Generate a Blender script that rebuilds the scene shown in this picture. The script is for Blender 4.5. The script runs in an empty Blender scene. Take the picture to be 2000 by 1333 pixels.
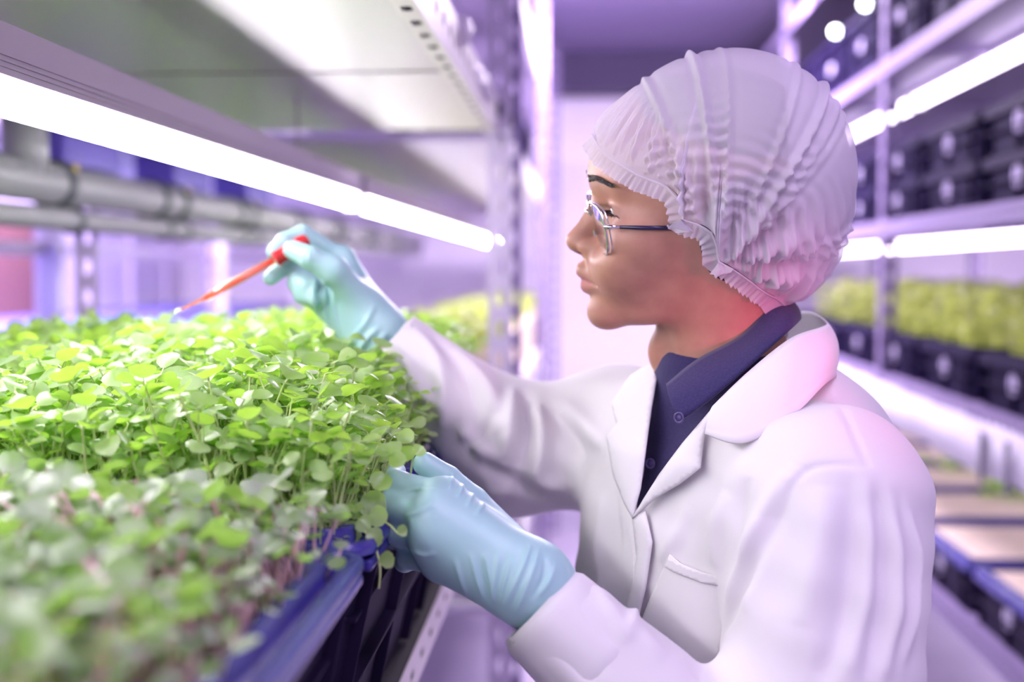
import bpy, bmesh, math, random
import numpy as np
from mathutils import Vector, Matrix
random.seed(7); rng = np.random.default_rng(7)
SC = bpy.context.scene; COL = SC.collection

# ------------------------------------------------------------------ camera
FPX = 2500.0
CZ = 1.53
TH = math.atan(139.5/FPX); PS = math.atan(140/FPX*math.cos(TH))
FWD = Vector((-math.sin(PS)*math.cos(TH), math.cos(PS)*math.cos(TH), -math.sin(TH)))
RGT = Vector((math.cos(PS), math.sin(PS), 0))
UPV = RGT.cross(FWD)
cam = bpy.data.cameras.new('camera'); camo = bpy.data.objects.new('camera', cam); COL.objects.link(camo)
M = Matrix((RGT, UPV, -FWD)).transposed().to_4x4(); M.translation = (0, 0, CZ)
camo.matrix_world = M
cam.sensor_width = 36; cam.lens = FPX*36/2000
cam.clip_start = 0.02; cam.clip_end = 60
cam.dof.use_dof = True; cam.dof.focus_distance = 1.10; cam.dof.aperture_fstop = 2.6
cam.dof.aperture_blades = 0
SC.camera = camo
def P(px, py, Y):
    r = FWD + RGT*((px-1000)/FPX) - UPV*((py-666.5)/FPX)
    return Vector((0, 0, CZ)) + r*(Y/r.y)
# ------------------------------------------------------------------ world, exposure
SC.view_settings.view_transform = 'Standard'; SC.view_settings.look = 'None'
SC.view_settings.gamma = 1; SC.view_settings.use_curve_mapping = False
SC.view_settings.exposure = 0.22
try:
    SC.cycles.use_denoising = True; SC.cycles.max_bounces = 8; SC.cycles.transparent_max_bounces = 12
    SC.cycles.sample_clamp_indirect = 6.0
except Exception: pass
W = bpy.data.worlds.new('world'); SC.world = W; W.use_nodes = True
W.node_tree.nodes['Background'].inputs[0].default_value = (0.69, 0.52, 0.95, 1)
W.node_tree.nodes['Background'].inputs[1].default_value = 0.50

def area(name, loc, target, sx, sy, power, col):
    l = bpy.data.lights.new(name, 'AREA'); l.shape = 'RECTANGLE'; l.size = sx; l.size_y = sy
    l.energy = power; l.color = col
    o = bpy.data.objects.new(name, l); COL.objects.link(o); o.location = loc
    o.rotation_euler = (Vector(target)-Vector(loc)).to_track_quat('-Z', 'Y').to_euler()
    return o
# unseen ceiling light assumed over the aisle, then added wall and neck fills
area('aisle_lamp_light', (0.45, 0.6, 2.76), (0.3, 1.2, 1.0), 0.5, 2.4, 29, (0.82, 0.66, 1.0))
area('back_wall_fill_light', (0.55, 5.2, 2.72), (0.3, 8.2, 1.0), 0.6, 0.3, 52, (0.90, 0.76, 1.0))  # unseen light added to brighten the back wall
sp = bpy.data.lights.new('neck_fill_spot', 'SPOT'); sp.energy = 34; sp.color = (1.0, .12, .34); sp.spot_size = math.radians(11); sp.spot_blend = 1; sp.shadow_soft_size = .06  # unseen pink spot added for the red glow on neck and collar
so = bpy.data.objects.new('neck_fill_spot', sp); COL.objects.link(so); so.location = (.72, .30, 1.46)
so.rotation_euler = (Vector((.155, 1.17, 1.472))-so.location).to_track_quat('-Z', 'Y').to_euler()
area('left_wall_fill_light', (-2.0, 4.6, 2.76), (-2.1, 4.6, 0), 0.5, 4.5, 700, (0.93, 0.78, 1.0))  # added to brighten the left wall; no lamp is seen there
area('right_wall_fill_light', (2.4, 4.8, 2.76), (2.5, 4.8, 0), 0.4, 4.5, 330, (0.94, 0.82, 1.0))  # added to brighten the right wall behind the rack, source unseen

# ------------------------------------------------------------------ material helpers
def mat(name, col, rough=0.5, metal=0.0, noise=None, bump=None, emit=None, sss=None, spec=0.5, coat=0.0, trans=0.0, sheen=0.0):
    m = bpy.data.materials.new(name); m.use_nodes = True
    nt = m.node_tree; b = nt.nodes['Principled BSDF']; L = nt.links
    b.inputs['Base Color'].default_value = (*col, 1); b.inputs['Roughness'].default_value = rough
    b.inputs['Metallic'].default_value = metal; b.inputs['Specular IOR Level'].default_value = spec
    b.inputs['Coat Weight'].default_value = coat; b.inputs['Sheen Weight'].default_value = sheen
    tc = nt.nodes.new('ShaderNodeTexCoord')
    if noise:      # (second colour, scale)
        n = nt.nodes.new('ShaderNodeTexNoise'); n.inputs['Scale'].default_value = noise[1]; n.inputs['Detail'].default_value = 4
        L.new(tc.outputs['Object'], n.inputs['Vector'])
        r = nt.nodes.new('ShaderNodeValToRGB'); r.color_ramp.elements[0].position = .35; r.color_ramp.elements[1].position = .65
        r.color_ramp.elements[0].color = (*col, 1); r.color_ramp.elements[1].color = (*noise[0], 1)
        L.new(n.outputs['Fac'], r.inputs[0]); L.new(r.outputs[0], b.inputs['Base Color'])
    if bump:       # (scale, strength, distance, stretch)
        n = nt.nodes.new('ShaderNodeTexNoise'); n.inputs['Scale'].default_value = bump[0]; n.inputs['Detail'].default_value = 5
        mp = nt.nodes.new('ShaderNodeMapping'); mp.inputs['Scale'].default_value = bump[3] if len(bump) > 3 else (1, 1, 1)
        L.new(tc.outputs['Object'], mp.inputs[0]); L.new(mp.outputs[0], n.inputs['Vector'])
        bp = nt.nodes.new('ShaderNodeBump'); bp.inputs['Strength'].default_value = bump[1]; bp.inputs['Distance'].default_value = bump[2]
        L.new(n.outputs['Fac'], bp.inputs['Height']); L.new(bp.outputs[0], b.inputs['Normal'])
    if emit:
        b.inputs['Emission Color'].default_value = (*emit[0], 1); b.inputs['Emission Strength'].default_value = emit[1]
    if sss:
        b.inputs['Subsurface Weight'].default_value = sss[0]; b.inputs['Subsurface Radius'].default_value = sss[1]
        b.inputs['Subsurface Scale'].default_value = sss[2]
    if trans: b.inputs['Transmission Weight'].default_value = trans
    return m

def thin_mat(name, col, transp, transl, rough=0.8, bump=None, col2=None):
    """thin sheet: diffuse + translucent + see-through"""
    m = bpy.data.materials.new(name); m.use_nodes = True
    nt = m.node_tree; nt.nodes.clear(); L = nt.links; N = nt.nodes.new
    out = N('ShaderNodeOutputMaterial'); d = N('ShaderNodeBsdfPrincipled'); t = N('ShaderNodeBsdfTranslucent'); x = N('ShaderNodeBsdfTransparent')
    d.inputs['Base Color'].default_value = (*col, 1); d.inputs['Roughness'].default_value = rough
    t.inputs[0].default_value = (*(col2 or col), 1)
    m1 = N('ShaderNodeMixShader'); m1.inputs[0].default_value = transl; L.new(d.outputs[0], m1.inputs[1]); L.new(t.outputs[0], m1.inputs[2])
    m2 = N('ShaderNodeMixShader'); m2.inputs[0].default_value = transp; L.new(m1.outputs[0], m2.inputs[1]); L.new(x.outputs[0], m2.inputs[2])
    L.new(m2.outputs[0], out.inputs[0])
    if bump:
        tc = N('ShaderNodeTexCoord'); n = N('ShaderNodeTexNoise'); n.inputs['Scale'].default_value = bump[0]; n.inputs['Detail'].default_value = 4
        L.new(tc.outputs['Object'], n.inputs['Vector'])
        b = N('ShaderNodeBump'); b.inputs['Strength'].default_value = bump[1]; b.inputs['Distance'].default_value = bump[2]
        L.new(n.outputs['Fac'], b.inputs['Height']); L.new(b.outputs[0], d.inputs['Normal']); L.new(b.outputs[0], t.inputs['Normal'])
    return m

def leaf_mat(name, c1, c2, ctrans, scale=45, rough=0.38):
    m = bpy.data.materials.new(name); m.use_nodes = True
    nt = m.node_tree; nt.nodes.clear(); L = nt.links; N = nt.nodes.new
    out = N('ShaderNodeOutputMaterial'); d = N('ShaderNodeBsdfPrincipled'); t = N('ShaderNodeBsdfTranslucent')
    tc = N('ShaderNodeTexCoord'); n = N('ShaderNodeTexNoise'); n.inputs['Scale'].default_value = scale
    L.new(tc.outputs['Object'], n.inputs['Vector'])
    r = N('ShaderNodeValToRGB'); r.color_ramp.elements[0].position = .38; r.color_ramp.elements[1].position = .62
    r.color_ramp.elements[0].color = (*c1, 1); r.color_ramp.elements[1].color = (*c2, 1)
    L.new(n.outputs['Fac'], r.inputs[0]); L.new(r.outputs[0], d.inputs['Base Color'])
    d.inputs['Roughness'].default_value = rough; d.inputs['Specular IOR Level'].default_value = 0.9
    t.inputs[0].default_value = (*ctrans, 1)
    mx = N('ShaderNodeMixShader'); mx.inputs[0].default_value = 0.50
    L.new(d.outputs[0], mx.inputs[1]); L.new(t.outputs[0], mx.inputs[2]); L.new(mx.outputs[0], out.inputs[0])
    return m

MT = {}
MT['steel'] = mat('white_steel', (.72, .70, .74), .42, .3)
MT['beam'] = mat('galvanised_steel', (.80, .76, .74), .45, .25, bump=(60, .08, .002))
MT['black'] = mat('slot_shade_black', (.01, .008, .014), .7)  # black that paints the shade seen through the beam slots
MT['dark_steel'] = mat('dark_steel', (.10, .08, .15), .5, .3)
MT['lilac'] = mat('lilac_paint', (.62, .55, .72), .55, bump=(3, .05, .01))
MT['foil'] = mat('foil_board', (.70, .67, .70), .33, .95, bump=(30, .35, .004, (1, 12, 1)))
MT['alu'] = mat('brushed_aluminium', (.44, .38, .45), .46, .55, bump=(40, .1, .002, (1, .05, 1)))
MT['tube'] = mat('lit_tube', (.9, .9, .9), .4, emit=((1.0, .94, 1.0), 35))
MT['tube_right'] = mat('lit_violet_tube', (.9, .9, .9), .4, emit=((.93, .80, 1.0), 9))
MT['spot'] = mat('lit_spot', (.9, .9, .9), .4, emit=((.92, 1.0, .98), 14))
MT['cap_plastic'] = mat('lamp_end', (.75, .72, .8), .5)
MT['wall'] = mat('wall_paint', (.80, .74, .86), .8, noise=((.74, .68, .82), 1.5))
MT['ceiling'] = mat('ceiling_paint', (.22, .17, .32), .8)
MT['floor'] = mat('floor_paint', (.45, .40, .52), .35, noise=((.38, .34, .46), 2))
MT['rack_lilac'] = mat('rack_lilac', (.22, .17, .32), .55, spec=.3)
MT['brown'] = mat('brown_board', (.20, .09, .09), .6)
MT['pipe'] = mat('grey_pvc', (.25, .25, .27), .35)
MT['clamp'] = mat('dark_rubber', (.05, .06, .07), .6)
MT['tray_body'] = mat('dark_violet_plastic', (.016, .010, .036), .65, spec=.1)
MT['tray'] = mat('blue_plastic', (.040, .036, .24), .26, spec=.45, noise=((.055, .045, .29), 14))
MT['crate'] = mat('black_violet_plastic', (.011, .007, .032), .7, spec=.05)
MT['disc'] = mat('pale_disc', (.50, .44, .66), .5)
MT['soil'] = mat('growing_mat', (.10, .07, .05), .95, noise=((.2, .15, .1), 80), bump=(120, .6, .01))
MT['beige'] = mat('beige_mat', (.72, .60, .45), .9, noise=((.62, .52, .42), 40))
MT['sheet'] = thin_mat('white_sheeting', (.80, .76, .88), .05, .3, .35)
MT['leaf'] = leaf_mat('pale_green_leaf', (.34, .50, .16), (.52, .66, .36), (.50, .85, .08), rough=.30)
MT['leaf_near'] = leaf_mat('greygreen_leaf', (.19, .33, .09), (.50, .54, .48), (.34, .62, .07), scale=34, rough=.32)
MT['leaf_far'] = leaf_mat('yellowgreen_leaf', (.30, .36, .10), (.44, .46, .20), (.5, .6, .12), scale=14)
MT['stem'] = mat('pale_stem', (.55, .66, .28), .45, sss=(.3, (.004, .006, .002), .4))
MT['pink_stem'] = mat('pink_stem', (.72, .47, .50), .4, sss=(.4, (.006, .003, .003), .5))
MT['yellow'] = mat('yellow_tag', (.75, .60, .05), .5)

# ------------------------------------------------------------------ mesh helpers
def tag(o, label=None, cat=None, group=None, kind=None):
    if label: o['label'] = label
    if cat: o['category'] = cat
    if group: o['group'] = group
    if kind: o['kind'] = kind
    return o
def empty(name, loc, label, cat, group=None, rz=0):
    o = bpy.data.objects.new(name, None); COL.objects.link(o); o.location = loc; o.rotation_euler = (0, 0, rz)
    o.empty_display_size = .05
    return tag(o, label, cat, group)
def link(name, me, m, parent=None, smooth=True, local=False):
    o = bpy.data.objects.new(name, me); COL.objects.link(o)
    if m is not None:
        for mm in (m if isinstance(m, (list, tuple)) else [m]): me.materials.append(mm)
    if smooth: me.polygons.foreach_set('use_smooth', np.ones(len(me.polygons), bool))
    if parent is not None:
        o.parent = parent
        if not local:
            q = parent; T = Matrix.Identity(4)
            while q is not None:
                T = Matrix.LocRotScale(q.location, q.rotation_euler, q.scale) @ T if q.parent is None else q.matrix_parent_inverse @ Matrix.LocRotScale(q.location, q.rotation_euler, q.scale) @ T
                q = q.parent
            o.matrix_parent_inverse = T.inverted()
    return o
def obj(name, bm, m, parent=None, smooth=False, local=False, bevel=0):
    me = bpy.data.meshes.new(name); bmesh.ops.recalc_face_normals(bm, faces=bm.faces); bm.to_mesh(me); bm.free()
    o = link(name, me, m, parent, smooth, local)
    if bevel:
        b = o.modifiers.new('bevel', 'BEVEL'); b.width = bevel; b.segments = 3; b.limit_method = 'ANGLE'
        me.polygons.foreach_set('use_smooth', np.ones(len(me.polygons), bool))
        w = o.modifiers.new('wn', 'WEIGHTED_NORMAL'); w.keep_sharp = True
    return o
def mesh_np(name, V, F):
    """V (n,3); F list of int arrays (k, sides)"""
    me = bpy.data.meshes.new(name); V = np.asarray(V, np.float32)
    me.vertices.add(len(V)); me.vertices.foreach_set('co', V.ravel())
    F = [np.asarray(f, np.int32) for f in F if len(f)]
    idx = np.concatenate([f.ravel() for f in F]); n = sum(len(f) for f in F)
    sizes = np.concatenate([np.full(len(f), f.shape[1], np.int32) for f in F])
    me.loops.add(len(idx)); me.loops.foreach_set('vertex_index', idx)
    me.polygons.add(n); st = np.concatenate([[0], np.cumsum(sizes)[:-1]]).astype(np.int32)
    me.polygons.foreach_set('loop_start', st)
    try: me.polygons.foreach_set('loop_total', sizes)
    except Exception: pass
    me.update(calc_edges=True); me.validate()
    return me
def box(bm, a, b):
    x0, y0, z0 = [min(a[i], b[i]) for i in range(3)]; x1, y1, z1 = [max(a[i], b[i]) for i in range(3)]
    v = [bm.verts.new(p) for p in ((x0,y0,z0),(x1,y0,z0),(x1,y1,z0),(x0,y1,z0),(x0,y0,z1),(x1,y0,z1),(x1,y1,z1),(x0,y1,z1))]
    for f in ((0,3,2,1),(4,5,6,7),(0,1,5,4),(1,2,6,5),(2,3,7,6),(3,0,4,7)): bm.faces.new([v[i] for i in f])
def tube(bm, pts, radii, n=16, caps=True, flat=None):
    """swept tube along pts"""
    pts = [Vector(p) for p in pts]
    if not isinstance(radii, (list, tuple)): radii = [radii]*len(pts)
    rings = []; prev = None
    for i, p in enumerate(pts):
        t = (pts[min(i+1, len(pts)-1)] - pts[max(i-1, 0)]).normalized()
        if prev is None:
            a = Vector((0, 0, 1)) if abs(t.z) < .9 else Vector((1, 0, 0))
            u = t.cross(a).normalized()
        else:
            u = (prev - t*prev.dot(t)).normalized()
        prev = u; w = t.cross(u)
        fl = flat or 1
        rings.append([bm.verts.new(p + (u*math.cos(2*math.pi*k/n) + w*fl*math.sin(2*math.pi*k/n))*radii[i]) for k in range(n)])
    for A, B in zip(rings, rings[1:]):
        for k in range(n): bm.faces.new((A[k], A[(k+1) % n], B[(k+1) % n], B[k]))
    if caps:
        bm.faces.new(rings[0][::-1]); bm.faces.new(rings[-1])
def mk(fn, *a, **k):
    bm = bmesh.new(); fn(bm, *a, **k); return bm
def perf(bm, o, L, Wd, n, sl, sw, skew=0.0):
    """strip with n oblong holes: o corner, L vector along, Wd vector across; sl, sw hole fractions of the cell"""
    o = Vector(o); L = Vector(L); Wd = Vector(Wd)
    step = L/n
    for i in range(n):
        c = o + step*(i+.5) + Wd*(.5+skew*(1 if i % 2 else -1))
        oc = o + step*(i+.5) + Wd*.5
        h = step*.5; w = Wd*.5
        outer = [oc-h-w, oc-w, oc+h-w, oc+h, oc+h+w, oc+w, oc-h+w, oc-h]
        a = step*.5*sl; b = Wd*.5*sw
        inner = [c-a*.93-b*.93, c-b, c+a*.93-b*.93, c+a, c+a*.93+b*.93, c+b, c-a*.93+b*.93, c-a]
        ov = [bm.verts.new(p) for p in outer]; iv = [bm.verts.new(p) for p in inner]
        for k in range(8): bm.faces.new((ov[k], ov[(k+1) % 8], iv[(k+1) % 8], iv[k]))
def perf_angle(name, strips, m, parent, th=.002):
    bm = bmesh.new()
    for s in strips: perf(bm, *s)
    bmesh.ops.remove_doubles(bm, verts=bm.verts, dist=1e-5)
    o = obj(name, bm, m, parent)
    md = o.modifiers.new('thick', 'SOLIDIFY'); md.thickness = th; md.offset = 0
    return o
def copy_tree(o, parent=None):
    c = o.copy(); COL.objects.link(c); c.parent = parent
    for ch in list(o.children): copy_tree(ch, c)
    return c

# ================================================================== setting
def struct(name, bm, m, bevel=0):
    return tag(obj(name, bm, m, bevel=bevel), kind='structure')
struct('floor', mk(box, (-2.6, -1.2, -.05), (3.0, 8.2, 0)), MT['floor'])
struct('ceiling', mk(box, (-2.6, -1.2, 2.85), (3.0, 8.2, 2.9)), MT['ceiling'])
struct('wall_back', mk(box, (-2.6, 8.2, 0), (3.0, 8.3, 2.85)), MT['wall'])
struct('wall_left', mk(box, (-2.7, 1.0, 0), (-2.6, 8.3, 2.85)), MT['wall'])
struct('wall_right', mk(box, (3.0, 1.0, 0), (3.1, 8.3, 2.85)), MT['wall'])
struct('trim_1', mk(box, (-2.6, 7.9, 2.62), (3.0, 8.199, 2.849)), mat('dark_beam_paint', (.05, .035, .09), .7))
bm = bmesh.new()
for y in np.arange(1.6, 8.0, .62): box(bm, (-2.599, y, 0), (-2.57, y+.07, 2.84))
struct('trim_2', bm, MT['lilac'])
struct('trim_3', mk(box, (-2.57, 5.2, CZ-.26), (-2.555, 6.0, CZ+.22)), MT['brown'])

# ================================================================== left rack
XB = -.19; ZS = CZ+.30; YE = 2.80
def rack_post(name, x, y, z0, z1, w, par, m='beam', sx=1, sy=1):
    n = int((z1-z0)/.067)
    perf_angle(name, [((x, y, z0), (0, 0, z1-z0), (sx*w, 0, 0), n, .5, .36), ((x, y, z0), (0, 0, z1-z0), (0, sy*w, 0), n, .5, .3)], MT[m], par, .003)
rk = empty('shelving_rack', (-.7, 1.3, 0), 'white slotted steel rack on the left holding the seedling trays under a foil shelf', 'rack')
for (x, sx) in ((XB+.002, 1), (-1.11, 1)):
    rack_post('post', x-.02, YE, 0, 2.8, .05, rk, m='lilac', sx=sx)
    rack_post('post', x-.02, -.35, 0, 2.8, .05, rk, sx=sx)
def long_angle(z_low, fl, ht, x, inward, m='beam', y0=-.35, y1=YE, par=rk, down=False):
    n = int((y1-y0)/.083)
    perf_angle('beam', [((x, y0, z_low), (0, y1-y0, 0), (inward*fl, 0, 0), n, .40, .50),
                        ((x, y0, z_low), (0, y1-y0, 0), (0, 0, ht), n, .36, .26)], MT[m], par)
    obj('slot_shade', mk(box, (x+inward*.004, y0, z_low+.008), (x+inward*(fl+.002), y1, z_low+ht-.004)), MT['black'], par)  # solid black box put behind the slots in place of shade
long_angle(ZS, .027, .075, XB, -1)
long_angle(ZS, .03, .07, -1.11, 1)
long_angle(CZ-.475, .03, .045, XB, -1)
long_angle(CZ-.475, .03, .045, -1.11, 1)
for y0, y1 in ((-.3, .74), (.746, 1.962), (1.968, 2.79)):
    o = obj('shelf_panel', mk(box, (XB-.022, y0, ZS+.003), (-1.09, y1, ZS+.022)), MT['foil'], rk)
    o['label'] = 'reflective foil board forming the shelf underside'
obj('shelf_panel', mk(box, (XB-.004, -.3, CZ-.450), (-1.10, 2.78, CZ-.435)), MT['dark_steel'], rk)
obj('shelf_panel', mk(box, (XB-.004, -.3, CZ-1.20), (-1.10, 2.78, CZ-1.18)), MT['lilac'], rk)
bm = bmesh.new()
box(bm, (XB-.03, 1.962, ZS+.001), (-1.09, 1.968, ZS+.004))
obj('joint_strip', bm, MT['alu'], rk)

# bags of insulation lying on the top of the shelf
def lumpy(name, c, r, m, seed, parent=None, amp=.25):
    bm = bmesh.new(); bmesh.ops.create_icosphere(bm, subdivisions=3, radius=1)
    rr = random.Random(seed); ds = [(Vector((rr.gauss(0,1), rr.gauss(0,1), rr.gauss(0,1))).normalized(), rr.uniform(2, 6), rr.uniform(0, 6)) for _ in range(6)]
    for v in bm.verts:
        k = 1+amp*sum(math.sin(v.co.dot(d)*f+p) for d, f, p in ds)/3
        v.co = Vector((v.co.x*r[0]*k, v.co.y*r[1]*k, v.co.z*r[2]*k)) + Vector(c)
    return obj(name, bm, m, parent, smooth=True)
bagm = thin_mat('bag_film', (.86, .80, .92), .05, .35, .3, bump=(60, .6, .01))
q = P(903, 62, 1.98); tag(lumpy('film_bundle', tuple(q), (.017, .03, .022), bagm, 3), 'crumpled white film bundle on top of the foil shelf edge', 'film bundle')
q = P(938, 165, 2.4); tag(lumpy('film_bundle', tuple(q), (.016, .22, .02), bagm, 5), 'long crumpled white film roll on the foil shelf nearer the end post', 'film bundle')

# hanging grow lamp
def batten(name, x, y0, y1, ztop, zmid, zbot, label, w=.03, par=None, tm='tube', hm='alu', group=None, hang=None):
    t = empty(name, (x, (y0+y1)/2, zbot), label, 'lamp', group)
    r = (zmid-zbot)/2
    xr = x+(.021 if w > .05 else w/2)
    bm = bmesh.new(); box(bm, (xr-w, y0, zmid), (xr, y1, ztop))
    for k in range(3): box(bm, (xr-.001, y0, zmid+.006+k*.005), (xr+.0015, y1, zmid+.008+k*.005))
    obj('housing', bm, MT[hm], t)
    obj('lit_tube', mk(tube, [(x, y0+.012, zmid-r), (x, y1-.012, zmid-r)], r, 20), MT[tm], t, smooth=False)
    for a, b in ((y0, y0+.012), (y1-.012, y1)):
        obj('end_cap', mk(box, (x-r-.002, a, zbot-.002), (x+r+.002, b, zmid+.002)), MT['cap_plastic'], t)
    if hang:
        for y in np.arange(y0+2.55, y1, 1.15):
            obj('hanger', mk(box, (x-.002, y-.003, ztop-.001), (x+.002, y+.003, hang)), MT['alu'], t)
    return t
batten('grow_lamp', -.505, -.3, 2.79, CZ+.207, CZ+.163, CZ+.132, 'long white grow lamp hanging under the left foil shelf', w=.072, hang=ZS+.002)

# ---------------------------------------------------------------- bins
def make_bin(name, w, l, h, m, label, cat, group=None, loc=(0, 0, 0), ribs=True, disc=None, lid=None, rim=.022, tp=.012, drop=.03):
    """open bin, w along x, l along y, front face at x=0 looking +x; origin at the base centre-front"""
    t = empty(name, loc, label, cat, group)
    bm = bmesh.new()
    def ring(x0, x1, y0, y1, z, r):
        pts = []
        for cx, cy, a0 in ((x1-r, y1-r, 0), (x0+r, y1-r, 90), (x0+r, y0+r, 180), (x1-r, y0+r, 270)):
            for k in range(5):
                a = math.radians(a0+k*22.5); pts.append(bm.verts.new((cx+r*math.cos(a), cy+r*math.sin(a), z)))
        return pts
    def bridge(A, B):
        for k in range(len(A)): bm.faces.new((A[k], A[(k+1) % len(A)], B[(k+1) % len(A)], B[k]))
    y0, y1 = -l/2, l/2
    def rr(q, z, r): return ring(-w+q, -q, y0+q, y1-q, z, r)
    R = [rr(tp, 0, .02), rr(.012, h-drop, .022)]
    bm.faces.new(R[0][::-1]); bridge(R[0], R[1])
    R = [rr(rim+.002, h-drop, .016), rr(tp+rim, .006, .016)]; bridge(R[0], R[1]); bm.faces.new(R[1])
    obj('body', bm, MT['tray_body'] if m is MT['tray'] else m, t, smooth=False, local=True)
    bm = bmesh.new()
    prof = [(.012, h-drop), (0, h-drop+.002), (0, h-.008), (.003, h-.004), (.008, h-.004), (.011, h-.009), (rim*.58, h-.010), (rim*.62, h+.001), (rim*.68, h+.004), (rim*.92, h+.004), (rim, h), (rim+.002, h-drop)]
    R = [rr(q, z, .026-q*.3) for q, z in prof]
    for a, b in zip(R, R[1:]): bridge(a, b)
    o = obj('rim', bm, m, t, smooth=True, local=True)
    o.modifiers.new('wn', 'WEIGHTED_NORMAL')
    es = o.modifiers.new('es', 'EDGE_SPLIT'); es.split_angle = .7
    if ribs:
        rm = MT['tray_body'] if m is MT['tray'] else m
        def rib(ya, yb, za, zb, out):
            xa, xb = [-tp+(tp-.012)*z/(h-drop) for z in (za, zb)]
            b_ = bmesh.new(); v = [b_.verts.new(q) for q in ((xa-.006, ya, za), (xa+out, ya, za), (xa+out, yb, za), (xa-.006, yb, za), (xb-.006, ya, zb), (xb+out, ya, zb), (xb+out, yb, zb), (xb-.006, yb, zb))]
            for f in ((0,3,2,1),(4,5,6,7),(0,1,5,4),(1,2,6,5),(2,3,7,6),(3,0,4,7)): b_.faces.new([v[k] for k in f])
            obj('rib', b_, rm, t, local=True, bevel=.001)
        for y in np.linspace(y0+.06, y1-.06, max(3, int(l/.16))): rib(y-.002, y+.002, .004, h-drop, .010)
        rib(y0+.03, y1-.03, h*.42, h*.42+.005, .012); rib(y0+.03, y1-.03, h*.70, h*.70+.004, .006)
    if disc:
        obj('round_tag', mk(tube, [(-.016, 0, disc[1]), (-.004, 0, disc[1])], disc[0], 24), MT['disc'], t, local=True)
    return t
ZR = CZ-.20; ZB = CZ-.435
XT = -.155
TRAYS = {}
lay = [('near', XT, .615, 'blue plastic seedling tray closest to the camera, with pink-stemmed sprouts'),
       ('hand', XT, 1.222, 'blue plastic seedling tray gripped by the gloved left hand'),
       ('far', XT, 1.829, 'blue plastic seedling tray beyond the one gripped by the gloved hand'),
       ('bnear', XT-.425, .615, 'blue plastic seedling tray behind the closest front tray'),
       ('bhand', XT-.425, 1.222, 'blue plastic seedling tray in the back row under the pipette tip'),
       ('bfar', XT-.425, 1.829, 'blue plastic seedling tray in the back row farthest from the camera')]
for key, x, y, lab in lay:
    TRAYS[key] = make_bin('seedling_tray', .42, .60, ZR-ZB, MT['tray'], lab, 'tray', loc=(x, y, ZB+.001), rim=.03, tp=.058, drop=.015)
    t = obj('growing_mat', mk(box, (x-.42+.048, y-.252, ZR-.085), (x-.048, y+.252, ZR-.040)), MT['soil'], bevel=.004)
    tag(t, 'brown growing mat in the ' + lab.replace('blue plastic seedling tray', 'blue tray').split(', with')[0], 'growing mat')
    pass
# shallow front channel on the bins' rims (a second nested rim below the first, as in the photograph)
for key, x, y, lab in lay[:3]:
    bm = bmesh.new()
    box(bm, (x-.016, y-.285, ZR-.026), (x-.002, y+.285, ZR-.0165))
    o = obj('outer_lip', bm, MT['tray'], TRAYS[key], bevel=.003)
    for yy in ():
        obj('corner_rib', mk(box, (x-.05, yy, ZB+.06), (x-.002, yy+.005, ZB+.13)), MT['tray_body'], TRAYS[key], bevel=.002)

# ---------------------------------------------------------------- seedlings
def leaf_patch(L, Wd, cup, droop, nu=4, nv=4):
    """cotyledon: rounded kidney outline, (nu+1)*(nv+1) verts, base at 0 pointing +x"""
    V = []
    for i in range(nu+1):
        t = i/nu
        for j in range(nv+1):
            s = j/nv*2-1
            w = Wd*.5*max(.16, math.sqrt(max(0, 1-(1.9*t-.98)**2)))**.85
            k = max(0, (t-.5)*2)
            x = L*(t - .13*(1-abs(s)**1.3)*k*k - .16*abs(s)**3*k)
            V.append((x, s*w, cup*abs(s)**1.6*w - droop*L*t*t))
    F = [(i*(nv+1)+j, i*(nv+1)+j+1, (i+1)*(nv+1)+j+1, (i+1)*(nv+1)+j) for i in range(nu) for j in range(nv)]
    return np.array(V), np.array(F)
def rot(axis, a):
    return np.array(Matrix.Rotation(a, 3, axis))
def make_seedling(h, R, size, lean, nleaf=2, true_leaf=False, nu=4, nv=4, stem_r=.0009, sides=4):
    """verts, quads, material index per quad, for a seedling rooted at the origin"""
    V = []; F = []; Mi = []; n = 0
    lx, ly = lean
    pts = [np.array((lx*t*t*h, ly*t*t*h, h*t)) for t in (0, .35, .7, 1)]
    for k, p in enumerate(pts):
        r = stem_r*(1.15-.35*k/3)
        for a in range(sides):
            V.append(p + r*np.array((math.cos(2*math.pi*a/sides), math.sin(2*math.pi*a/sides), 0)))
    for k in range(3):
        for a in range(sides): F.append((k*sides+a, k*sides+(a+1) % sides, (k+1)*sides+(a+1) % sides, (k+1)*sides+a)); Mi.append(1)
    n = len(V); top = pts[-1]; phi = R.uniform(0, 2*math.pi)
    for q in range(nleaf + (1 if true_leaf else 0)):
        s = size*R.uniform(.8, 1.15)*(1 if q < nleaf else 1.15)
        lv, lf = leaf_patch(s, s*R.uniform(1.0, 1.25) if q < nleaf else s*.72, R.uniform(-.15, .35), R.uniform(-.1, .45), nu, nv)
        pet = s*R.uniform(.2, .45)
        lv = lv + np.array((pet, 0, 0))
        ps = np.array([(0, -stem_r*.7, 0), (0, stem_r*.7, 0), (pet+s*.1, stem_r*.5, 0), (pet+s*.1, -stem_r*.5, 0)])
        a = phi + q*math.pi + R.uniform(-.35, .35) + (math.pi/2 if q >= nleaf else 0)
        Q = rot('Z', a) @ rot('Y', -R.uniform(-.35, .95)) @ rot('X', R.uniform(-.6, .6))
        V.extend(ps @ Q.T + top); F.append((n, n+1, n+2, n+3)); Mi.append(1); n += 4
        V.extend(lv @ Q.T + top); F.extend(lf+n); Mi.extend([0]*len(lf)); n += len(lv)
    return np.array(V), np.array(F), np.array(Mi)
def place_np(V, yaw, sc, loc):
    return (V*sc) @ rot('Z', yaw).T + np.array(loc)

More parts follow.
